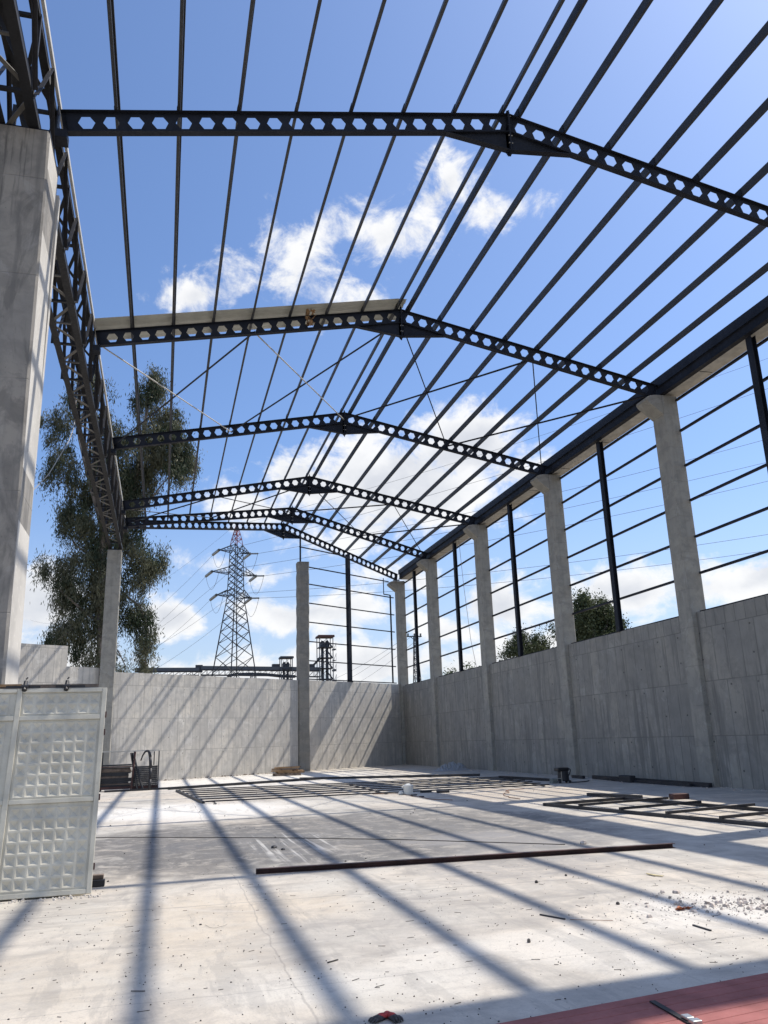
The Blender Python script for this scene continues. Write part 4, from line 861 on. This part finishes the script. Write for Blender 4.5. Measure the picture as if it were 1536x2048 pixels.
for (x, y, s, h, m, nm, lb, ct) in ((1058, 1885, .016, .03, M['chip'], 'stone_lump', 'dark upright lump alone on the near floor', 'stone'), (1236, 1809, .02, .026, M['chip'], 'stone_lump', 'dark lump on the floor left of the rubble', 'stone'), (1073, 1766, .02, .03, M['chip'], 'stone_lump', 'dark lump below the long red-brown channel', 'stone'),
        (1132, 1752, .016, .022, M['chip'], 'stone_lump', 'small dark lump in a purlin shadow below the channel', 'stone'), (1353, 1786, .045, .03, M['rub'], 'stone_lump', 'flat grey-green stone behind the rubble', 'stone'), (401, 1850, .014, .012, M['chip'], 'stone_lump', 'small dark lump on the near floor left of centre', 'stone'),
        (548, 1696, .05, .04, M['floorsteel'], 'stone_lump', 'black lump on the scraped dark patch of floor', 'stone'), (566, 1700, .035, .03, M['floorsteel'], 'stone_lump', 'second black lump on the scraped patch, a little to the right', 'stone'), (1167, 1688, .05, .05, M['rub'], 'stone_lump', 'brown stone on the floor just beyond the right part of the channel', 'stone')):
    p = at(x, y, Z=0); r_ = random.Random(int(x)); prof = [(s * .8, 0), (s * r_.uniform(.9, 1.1), h * .3), (s * .75, h * .8), (s * .2, h)]; tag(lathe(prof, p.x, p.y, 7).build(nm, m), lb, ct)
b = MB(); r_ = random.Random(9); p = at(1367, 1819, Z=0)
for i in range(14): a = r_.uniform(0, 3.1); c = Vector((p.x + r_.uniform(-.06, .06), p.y + r_.uniform(-.03, .03), r_.uniform(.006, .02))); d = Vector((math.cos(a), math.sin(a), r_.uniform(-.3, .3))) * .028; f = Vector((-math.sin(a), math.cos(a), r_.uniform(-.3, .3))) * .018; b.add([c - d - f, c + d - f, c + d + f, c - d + f], [(0, 1, 2, 3)])
tag(b.build('crumpled_paper', mat('orange_brown_paper', (.45, .16, .07), .8), fix=False), 'orange-brown crumpled scrap beside the rubble', 'scrap')
p, q = at(1296, 1748, Z=.01), at(1326, 1752, Z=.01); tag(MB().bar(p, q, .03, .006).bar(p + Vector((0, .03, .004)), q + Vector((-.06, .05, .004)), .02, .005).build('tape_scrap', mat('yellow_tape', (.55, .47, .25), .7)), 'yellowish strip of tape on the floor above the rubble', 'scrap')

stones('wall_foot_dust', 900, -2.0, 7.4, 0, 1, .006, .03, M['dust'], 'pale grit swept along the foot of the end wall', 'grit', 13)
o = bpy.data.objects['wall_foot_dust']
for v in o.data.vertices:
    X = v.co.x + o.location.x; Yl = v.co.y + o.location.y; v.co.y = WY(X) - .05 - (Yl ** 3) * .9 - o.location.y
stones('wall_foot_dust', 900, 0, 1, 8, 50, .005, .025, M['rub'], 'grit along the foot of the shaded side wall', 'grit', 14)
o = bpy.data.objects['wall_foot_dust.001']
for v in o.data.vertices:
    Xl = v.co.x + o.location.x; v.co.x = 15.42 - (Xl ** 3) * .8 - o.location.x
# ------------------------------------------------------------------ trees
def leafmat(name, cols):
    m = mat(name, cols[0], .6, spec=.3); t = m.node_tree; g = nd(t, 'ShaderNodeNewGeometry'); cr = nd(t, 'ShaderNodeValToRGB'); t.links.new(g.outputs['Random Per Island'], cr.inputs[0])
    cr.color_ramp.elements[0].color = (*cols[0], 1); cr.color_ramp.elements[1].color = (*cols[-1], 1)
    for i, c in enumerate(cols[1:-1]): el_ = cr.color_ramp.elements.new((i + 1) / (len(cols) - 1)); el_.color = (*c, 1)
    big = noise(t, g.outputs['Position'], .45, 3); k = mixc(t, rng(t, big, .38, .62, 0, .6), cr.outputs[0], tuple(min(1, x * 1.7 + .012) for x in cols[-1]))
    t.links.new(k, bsdf(m).inputs['Base Color'])
    ts_ = nd(t, 'ShaderNodeBsdfTranslucent'); t.links.new(k, ts_.inputs[0]); ms = nd(t, 'ShaderNodeMixShader', inp={0: .25}); t.links.new(bsdf(m).outputs[0], ms.inputs[1]); t.links.new(ts_.outputs[0], ms.inputs[2]); t.links.new(ms.outputs[0], t.nodes['Material Output'].inputs['Surface'])
    return m
def foliage(name, blobs, m, parent, ncl, per, ll, lw, spread, droop, seed):
    rs = np.random.RandomState(seed); B = np.array([[*c, *r] for c, r in blobs]); w = B[:, 3] * B[:, 4] * B[:, 5]; w = w ** .8; w /= w.sum()
    idx = rs.choice(len(B), ncl, p=w); d = rs.normal(size=(ncl, 3)); d /= np.linalg.norm(d, axis=1)[:, None]; rad = rs.uniform(.25, 1, ncl) ** .5
    C = B[idx, :3] + d * rad[:, None] * B[idx, 3:6]
    sz = rs.uniform(.45, 1.35, ncl) * spread
    P = np.repeat(C, per, 0) + rs.normal(size=(ncl * per, 3)) * np.repeat(sz, per)[:, None] * np.array([1, 1, .95 + droop * .5])
    P[:, 2] -= np.abs(rs.normal(size=len(P))) * droop * np.repeat(sz, per)
    n = len(P); a = rs.normal(size=(n, 3)); a[:, 2] -= droop * 1.3; a /= np.linalg.norm(a, axis=1)[:, None]
    b = np.cross(a, rs.normal(size=(n, 3))); b /= np.linalg.norm(b, axis=1)[:, None] + 1e-9
    s = rs.uniform(.6, 1.3, n)[:, None]; a = a * ll * s / 2; b = b * lw * s / 2
    V = np.stack([P - a, P + b - a * .1, P + a, P - b - a * .1], 1).reshape(-1, 3) - np.array(parent.location)
    me = bpy.data.meshes.new(name); me.vertices.add(4 * n); me.vertices.foreach_set('co', V.astype(np.float32).ravel()); me.loops.add(4 * n); me.loops.foreach_set('vertex_index', np.arange(4 * n, dtype=np.int32))
    me.polygons.add(n); me.polygons.foreach_set('loop_start', np.arange(0, 4 * n, 4, dtype=np.int32)); me.update(calc_edges=True)
    me.materials.append(m); o = bpy.data.objects.new(name, me); col.objects.link(o); o.parent = parent; return o
def limbs(paths, m, parent, name='trunk'):
    b = MB()
    for pts, r0, r1 in paths:
        n = len(pts); b.path([Vector(p) for p in pts], [r0 + (r1 - r0) * i / (n - 1) for i in range(n)], 8)
    return b.build(name, m, parent, smooth=True)
bark = weathered('pale_grey_bark', (.26, .22, .19), .85, var=.4, scale=2)
YT = 60.0
def blob(x, y, rx, ry, dy=0, Y=YT, dr=1.0):
    c = at(x, y, Y=Y + dy); k = (at(x + 10, y, Y=Y) - at(x, y, Y=Y)).length / 10
    return ((c.x, c.y, c.z), (rx * k, max(rx, ry) * k * .8 * dr, ry * k))
eb = [blob(296, 795, 34, 42), blob(318, 770, 18, 24), blob(335, 845, 38, 34, 1), blob(352, 905, 38, 46, -1), blob(370, 935, 22, 30, 1), blob(300, 900, 34, 60), blob(285, 965, 40, 44, 1),
      blob(190, 775, 24, 28, -1), blob(150, 790, 26, 28), blob(130, 840, 34, 26, 1), blob(112, 862, 22, 20), blob(205, 850, 30, 32, 1), blob(130, 925, 40, 32), blob(105, 945, 20, 16), blob(165, 980, 36, 36, 1), blob(215, 930, 42, 56, -1), blob(240, 1000, 40, 44),
      blob(150, 1045, 38, 32), blob(125, 1030, 22, 20), blob(205, 1070, 40, 44), blob(262, 1060, 34, 44, 1), blob(175, 1130, 52, 40), blob(115, 1150, 28, 22), blob(88, 1130, 14, 24), blob(150, 1195, 44, 32, 1), blob(210, 1180, 34, 50),
      blob(290, 1110, 36, 30), blob(325, 1120, 14, 22, 1), blob(270, 1150, 34, 30), blob(250, 1215, 24, 32), blob(285, 1232, 22, 22), blob(292, 1275, 17, 34), blob(287, 1318, 14, 32), blob(165, 1250, 50, 34), blob(175, 1305, 36, 34), blob(120, 1282, 26, 22, 2), blob(205, 1320, 22, 26), blob(245, 1335, 18, 20, 2)]
P0 = at(205, 1345, Y=YT); e = empty('eucalyptus_tree', (P0.x, P0.y, -.3), 'tall drooping eucalyptus tree beyond the far left column', 'tree')
em = leafmat('eucalyptus_leaves', [(.020, .038, .020), (.038, .062, .032), (.065, .088, .048), (.12, .115, .072)])
rq = random.Random(8); ex = []
for c, r_ in eb:
    for j in range(3):
        a = rq.uniform(0, 6.28); ex.append(((c[0] + math.cos(a) * r_[0] * rq.uniform(.7, 1.15), c[1] + rq.uniform(-.8, .8) * r_[1], c[2] + math.sin(a) * r_[2] * rq.uniform(.7, 1.1)), tuple(q * rq.uniform(.28, .5) for q in r_)))
eb = [(c, tuple(q * .92 for q in r_)) for c, r_ in eb] + ex
foliage('crown', eb, em, e, 1350, 100, .30, .06, .27, 1.5, 4)
def ap(x, y, dy=0): p = at(x, y, Y=YT + dy); return (p.x, p.y, p.z)
base = ap(207, 1340); limbs([([(base[0], base[1], -.3), (base[0], base[1], 5), base, ap(203, 1230), ap(205, 1100), ap(212, 980), ap(220, 880)], .55, .16), ([ap(206, 1150), ap(245, 1080, .5), ap(268, 980, .5), ap(285, 880), ap(298, 790)], .32, .09), ([ap(240, 1090), ap(255, 1010), ap(262, 940)], .15, .05),
    ([ap(208, 1060), ap(180, 960), ap(160, 880), ap(150, 800)], .25, .08), ([ap(205, 1150), ap(180, 1110), ap(150, 1090), ap(130, 1050)], .12, .04), ([ap(205, 1250), ap(170, 1225), ap(120, 1180), ap(92, 1135)], .11, .03), ([ap(210, 1210), ap(250, 1190), ap(282, 1215), ap(294, 1260), ap(290, 1330)], .11, .04),
    ([ap(285, 900), ap(320, 880), ap(355, 890)], .08, .03), ([ap(215, 1000), ap(195, 900), ap(190, 790)], .12, .04), ([ap(265, 1030), ap(300, 1000), ap(340, 950)], .09, .03), ([ap(170, 1225), ap(140, 1262), ap(115, 1280)], .07, .03), ([ap(207, 1290), ap(235, 1300), ap(250, 1330)], .07, .03)], bark, e)
dm = leafmat('dark_broad_leaves', [(.022, .036, .018), (.035, .055, .024), (.055, .078, .034), (.085, .10, .05)])
YR_ = 62.0
rb = [blob(1165, 1205, 12, 18, 0, YR_), blob(1178, 1225, 26, 24, 0, YR_), blob(1160, 1245, 20, 26, 0, YR_), blob(1205, 1220, 16, 18, 0, YR_), blob(1215, 1245, 28, 26, 1, YR_), blob(1185, 1262, 32, 26, 1, YR_), blob(1228, 1262, 16, 20, 0, YR_), blob(1200, 1285, 36, 18, 0, YR_), blob(1160, 1290, 14, 16, 0, YR_), blob(1110, 1262, 10, 14, 0, YR_)]
P0 = at(1195, 1300, Y=YR_); e = empty('broadleaf_tree', (P0.x, P0.y, -.3), 'dense dark tree showing over the side wall right of the second column', 'tree')
foliage('crown', rb, dm, e, 520, 70, .22, .10, .34, .2, 9)
def bp(x, y, Y): p = at(x, y, Y=Y); return (p.x, p.y, p.z)
limbs([([(P0.x, P0.y, -.3), (P0.x, P0.y, 4), bp(1190, 1290, YR_), bp(1180, 1240, YR_), bp(1170, 1210, YR_)], .4, .07), ([bp(1190, 1290, YR_), bp(1215, 1250, YR_), bp(1210, 1220, YR_)], .18, .05)], bark, e)
YQ = 66.0
sb_ = [blob(1040, 1280, 14, 14, 0, YQ), blob(1030, 1300, 20, 14, 0, YQ), blob(1078, 1285, 16, 15, 0, YQ), blob(1060, 1305, 30, 14, 0, YQ), blob(1015, 1312, 10, 8, 0, YQ), blob(1092, 1300, 10, 10, 0, YQ)]
P0 = at(1055, 1320, Y=YQ); e = empty('broadleaf_tree', (P0.x, P0.y, -.3), 'smaller loose tree showing over the side wall between second and third column', 'tree')
foliage('crown', sb_, dm, e, 190, 56, .22, .09, .34, .3, 10)
limbs([([(P0.x, P0.y, -.3), (P0.x, P0.y, 4), bp(1055, 1312, YQ), bp(1042, 1285, YQ)], .3, .05), ([bp(1055, 1312, YQ), bp(1075, 1290, YQ)], .12, .04)], bark, e)
P0 = at(940, 1350, Y=90); e = empty('broadleaf_tree', (P0.x, P0.y, -.3), 'tip of a far tree just peeping over the side wall near the fourth column', 'tree')
foliage('crown', [blob(941, 1342, 5, 8, 0, 90), blob(905, 1356, 12, 8, 0, 90)], dm, e, 40, 40, .34, .16, .5, .2, 12)
limbs([([(P0.x, P0.y, -.3), (P0.x, P0.y, P0.z)], .2, .1)], bark, e)

# ------------------------------------------------------------------ far lattice pylon and its wires
M['far'] = mat('far_galvanised_lattice', (.03, .035, .042), .6); M['farred'] = mat('red_warning_paint', (.26, .05, .045), .6); M['ins'] = mat('grey_insulator', (.13, .14, .13), .4); M['wire'] = mat('conductor', (.10, .11, .13), .5)
YP = 160.0; PC = at(468, 1350, Y=YP); RA = math.radians(33)
def zpx(y): return at(468, y, Y=YP).z
def hw(z):
    ks = [(0, 3.9), (zpx(1350), 2.95), (zpx(1195), 1.18), (zpx(1085), .86), (zpx(1052), .16)]
    for (a, b_), (c, d_) in zip(ks[:-1], ks[1:]):
        if z <= c: return b_ + (d_ - b_) * (z - a) / (c - a)
    return .12
def cn(i, z, rot=RA):
    h = hw(z) * math.sqrt(2); a = rot + math.pi / 4 + i * math.pi / 2; return Vector((PC.x + h * math.cos(a), PC.y + h * math.sin(a), z))
e = empty('lattice_pylon', (PC.x, PC.y, 0), 'tall lattice power pylon with a red tip and six arms beyond the end wall', 'pylon')
zt_ = zpx(1052); zr = zpx(1090)
lv = [0, 4.5, 9, zpx(1350) + .5]; z = lv[-1]
while z < zr - 1: z += max(1.25, hw(z) * 1.02); lv.append(z)
lv[-1] = zr; tops = [zr, zr + (zt_ - zr) * .3, zr + (zt_ - zr) * .55, zr + (zt_ - zr) * .78, zt_]
for i in range(4):
    b = MB()
    for a, c in zip(lv[:-1], lv[1:]): b.bar(cn(i, a), cn(i, c), .20 if a < 25 else .15)
    b.build('leg', M['far'], e)
b = MB()
for a, c in zip(lv[:-1], lv[1:]):
    for i in range(4):
        j = (i + 1) % 4; b.bar(cn(i, a), cn(j, c), .10); b.bar(cn(j, a), cn(i, c), .10)
b.build('bracing', M['far'], e)
b = MB()
for a, c in zip(tops[:-1], tops[1:]):
    for i in range(4):
        j = (i + 1) % 4; b.bar(cn(i, a), cn(i, c), .12); b.bar(cn(i, a), cn(j, c), .08); b.bar(cn(i, c), cn(j, c), .08)
b.build('tip', M['farred'], e)
def pp_(x, y, dY=0): return at(x, y, Y=YP + dY)
ARMS = [((438, 1100), (500, 1107.5), 1091, 1105, 'top'), ((424, 1143), (512, 1152), 1133, 1149, 'middle'), ((433, 1190), (502, 1196.5), 1179, 1194, 'bottom')]
ends = {}
for (l, r_, yt, yb, nm) in ARMS:
    for s, t_ in ((-1, l), (1, r_)):
        T = pp_(t_[0], t_[1], -1.5 if s > 0 else 1.5); b = MB(); ii = (0, 1) if s > 0 else (1, 2)
        ii = (3, 0) if s > 0 else (1, 2)
        zt2, zb2 = zpx(yt), zpx(yb)
        for i in ii: b.bar(cn(i, zt2), T, .13); b.bar(cn(i, zb2), T, .13)
        for k in (1, 2, 3):
            f = k / 4; q = [cn(i, zt2).lerp(T, f) for i in ii] + [cn(i, zb2).lerp(T, f) for i in ii]; q2 = [cn(i, zb2).lerp(T, f - .25) for i in ii]
            b.bar(q[0], q[2], .07); b.bar(q[1], q[3], .07); b.bar(q[2], q[3], .07); b.bar(q2[0], q[0], .06); b.bar(q2[1], q[1], .06)
        b.build('crossarm', M['far'], e)
        A = pp_(t_[0] - 12, t_[1] + 9.5, 12); Bx = pp_(t_[0] + 15.5, t_[1] - .3, -10)
        MB().tube(T, A, .30, 8).build('insulator_string', M['ins'], e)
        if s > 0: MB().tube(T, Bx, .15, 8).build('insulator_string', M['ins'], e)
        else: Bx = pp_(t_[0] + 14, t_[1] - 1, -6)
        J = [A.lerp(Bx, u) - Vector((0, 0, 3.2 * math.sin(math.pi * u) ** .8)) for u in [i / 12 for i in range(13)]]
        MB().path(J, .035, 4).build('jumper', M['wire'], e)
        ends[(nm, s)] = (A, Bx)
def wire(p, q, sag, r_, lb):
    n = 28; pts = [p.lerp(q, i / n) - Vector((0, 0, 4 * sag * (i / n) * (1 - i / n))) for i in range(n + 1)]
    rr_ = [r_] * (n + 1); tag(MB().path(pts, r_, 4).build('power_line', M['wire']), lb, 'power line', 'power lines of the big pylon')
RT = {('top', -1): (1536, 757), ('top', 1): (1536, 857), ('middle', -1): (1536, 903), ('middle', 1): (1536, 941), ('bottom', -1): (1536, 1047), ('bottom', 1): (1536, 1079)}
LT = {('top', -1): (60, 1318), ('top', 1): (60, 1336), ('middle', -1): (60, 1352), ('middle', 1): (60, 1338), ('bottom', -1): (60, 1370), ('bottom', 1): (60, 1388)}
for k, (A, Bx) in ends.items():
    sd_ = 'left' if k[1] < 0 else 'right'
    q = at(*RT[k], Y=100); q = Bx + (q - Bx) * 1.35
    wire(Bx, q, 2.2, .030, 'wire from the %s %s arm of the big pylon, rising to the right' % (k[0], sd_))
    q = at(*LT[k], Y=330); wire(A, q, 9, .034, 'wire from the %s %s arm of the big pylon, falling to the left' % (k[0], sd_))
q = at(1536, 992, Y=100); p = pp_(468, 1052); wire(p, p + (at(1536, 700, Y=100) - p) * 1.3, 2.0, .025, 'earth wire from the red tip of the big pylon, rising to the right')
wire(p, at(60, 1240, Y=330), 8, .022, 'earth wire from the red tip of the big pylon, falling to the left')

# second, far smaller pylon with a flat crossbar
YS = 210.0
e0 = at(830, 1360, Y=YS); e = empty('lattice_pylon', (e0.x, e0.y, 0), 'small far lattice pylon with one flat crossbar beside the corner column', 'pylon')
def sp(x, y): return at(x, y, Y=YS)
b = MB(); prev = None
for k in range(14):
    y = 1440 - (1440 - 1272) * k / 13; hwp = 10 - 7.5 * k / 13; c = sp(830 - (y - 1272) * -.045 * .0 + (y - 1272) * .05, y); w_ = hwp * .125
    ring = [c + Vector((sx * w_, sy * w_, 0)) for sx, sy in ((-1, -1), (1, -1), (1, 1), (-1, 1))]
    if prev:
        for i in range(4): j = (i + 1) % 4; b.bar(prev[i], ring[i], .16); b.bar(prev[i], ring[j], .09); b.bar(prev[j], ring[i], .09)
    prev = ring
b.build('mast', M['far'], e)
b = MB(); b.bar(sp(814, 1273), sp(843, 1273), .28); b.bar(sp(820, 1273), sp(829, 1280), .15); b.bar(sp(838, 1273), sp(830, 1280), .15); b.build('crossbar', M['far'], e)
b = MB()
for x in (816, 829, 841): b.tube(sp(x, 1272), sp(x, 1267), .25, 6)
b.build('insulator', M['ins'], e)
for i, (xa, ya, xb, yb) in enumerate(((814, 1273, 640, 1368), (829, 1268, 662, 1374), (842, 1273, 690, 1378))):
    p, q = sp(xa, ya), at(xb, yb, Y=420); n = 16
    tag(MB().path([p.lerp(q, k / n) - Vector((0, 0, 6 * (k / n) * (1 - k / n))) for k in range(n + 1)], .05, 4).build('power_line', M['wire']), '%s wire sagging left from the small far pylon' % ('first', 'second', 'third')[i], 'power line', 'power lines of the small pylon')

# ------------------------------------------------------------------ far industrial plant: elevators and conveyor bridge
M['plant'] = mat('blue_grey_plant_steel', (.075, .09, .11), .6); M['plantd'] = mat('dark_plant_steel', (.035, .042, .055), .6); M['plantroof'] = mat('rusty_plant_roof', (.10, .045, .045), .7)
YI = 240.0
def ip(x, y, d=0): return at(x, y, Y=YI + d)
def tower(x0, x1, yt, lb, rich):
    c = ip((x0 + x1) / 2, 1360); e = empty('elevator_tower', (c.x, c.y, 0), lb, 'tower'); K = (ip(x1, 1300) - ip(x0, 1300)).length / 2; cx, cy = c.x, c.y
    zt = ip((x0 + x1) / 2, yt).z
    for sx in (-1, 1):
        for sy in (-1, 1): MB().bar((cx + sx * K, cy + sy * K, 0), (cx + sx * K, cy + sy * K, zt), .22).build('corner_post', M['plant'], e)
    for s in (-.38, .30): MB().tube((cx + s * K, cy, 0), (cx + s * K, cy, zt - 1.2), K * .21, 10).build('elevator_leg', M['plantd'], e)
    for s in (-.38, .30): MB().box((cx + s * K - K * .3, cy - K * .4, zt - 3.0), (cx + s * K + K * .3, cy + K * .4, zt - 1.6)).build('drive_head', M['plantd'], e)
    n = 7 if rich else 4; dz = 3.1; r_ = random.Random(int(x0))
    for k in range(n):
        z = zt - 3.3 - k * dz
        if z < 1: break
        MB().box((cx - K * 1.05, cy - K * 1.05, z), (cx + K * 1.05, cy + K * 1.05, z + .14)).build('platform', M['plantd'], e)
        b = MB()
        for sx in (-1, 1): b.bar((cx + sx * K, cy - K, z), (cx - sx * K * .2, cy - K, z + dz), .10); b.bar((cx + sx * K, cy + K, z), (cx - sx * K * .6, cy + K, z + dz), .09)
        b.bar((cx - K, cy - K, z + 1.1), (cx + K, cy - K, z + 1.1), .07); b.bar((cx - K, cy - K, z + .6), (cx + K, cy - K, z + .6), .05)
        for q in range(6): b.bar((cx - K + q * K * .4, cy - K, z), (cx - K + q * K * .4, cy - K, z + 1.1), .05)
        b.build('railing', M['plant'], e)
        if rich:
            b = MB(); xo = cx + K * 1.05; b.box((xo, cy - K, z - .9 + r_.random()), (xo + K * .42, cy + K * .2, z - .76 + r_.random() * .2)); b.bar((xo + K * .4, cy - K, z - 1), (xo + K * .4, cy - K, z + 1.4), .07); b.bar((xo, cy - K, z - 1), (xo + K * .4, cy - K, z + 1.2), .10); b.build('stair', M['plant'], e)
            MB().tube((cx + K * .2, cy - K * .5, z + 2.2), (cx + K * .9, cy - K * .9, z), K * .09, 6).build('chute', M['plantd'], e)
    b = MB(); b.prism([(cx - K * 1.25, zt - .2), (cx + K * 1.25, zt - .2), (cx + K * 1.2, zt + .35), (cx - K * 1.15, zt + .35)], 1, cy - K * 1.2, cy + K * 1.2); b.build('roof', M['plantroof'] if rich else M['plantd'], e)
tower(637, 664, 1274, 'tall far elevator tower with a rusty roof right of the free-standing column', True)
tower(561, 583, 1316, 'lower far elevator tower with twin heads left of the free-standing column', False)
e = empty('conveyor_bridge', ip(430, 1345), 'long far conveyor bridge running behind the top of the end wall', 'conveyor')
def bridge(xa, ya, xb, yb, h):
    p, q = ip(xa, ya), ip(xb, yb); L_ = (q - p).length; n = max(2, int(L_ / 1.6)); up = Vector((0, 0, h)); b = MB()
    for y in (-1.2, 1.2):
        o = Vector((0, y, 0)); b.bar(p + o, q + o, .22); b.bar(p + o - up, q + o - up, .22)
        for i in range(n + 1):
            a = p.lerp(q, i / n) + o; b.bar(a, a - up, .11)
            if i < n: b.bar(a - up, p.lerp(q, (i + 1) / n) + o, .09)
    b.build('truss', M['plantd'], e)
    u = MB(); u.add([p + Vector((0, -1.3, .1)), q + Vector((0, -1.3, .1)), q + Vector((0, 1.3, .1)), p + Vector((0, 1.3, .1)), p + Vector((0, -1.3, 1.0)), q + Vector((0, -1.3, 1.0)), q + Vector((0, 1.3, 1.0)), p + Vector((0, 1.3, 1.0))], [(3, 2, 1, 0), (4, 5, 6, 7), (0, 1, 5, 4), (1, 2, 6, 5), (2, 3, 7, 6), (3, 0, 4, 7)]); u.build('cover', M['plant'], e)
bridge(270, 1343.5, 398, 1343, 1.1); bridge(402, 1339.5, 556, 1341, 1.5); bridge(556, 1341, 640, 1342, 1.7)
for x, y in ((398, 1336), (551, 1334), (622, 1334)): c = ip(x, y); MB().box((c.x - 1.0, c.y - 1, c.z - 1.2), (c.x + 1.0, c.y + 1, c.z + .8)).build('drive_unit', M['plantd'], e)
MB().bar(ip(623, 1334), ip(641, 1316), .6).build('inclined_chute', M['plantd'], e)
for x in (300, 385, 420, 505, 570, 605):
    c = ip(x, 1348); b = MB(); b.bar((c.x - .9, c.y, -.25), (c.x - .5, c.y, c.z), .25); b.bar((c.x + .9, c.y, -.25), (c.x + .5, c.y, c.z), .25)
    for k in range(3): b.bar((c.x - .85, c.y, 2 + k * 5), (c.x + .75, c.y, 6 + k * 5), .12)
    b.build('support', M['plantd'], e)
b = MB(); ph = [ip(x, y, 12) for x, y in ((455, 1352), (470, 1349), (500, 1348), (530, 1349), (560, 1352), (590, 1353))]
for a, c in zip(ph[:-1], ph[1:]): b.bar(a, c, 1.6, .8)
tag(b.build('covered_conveyor', M['plantd']), 'dark covered conveyor low behind the end wall below the bridge', 'conveyor')
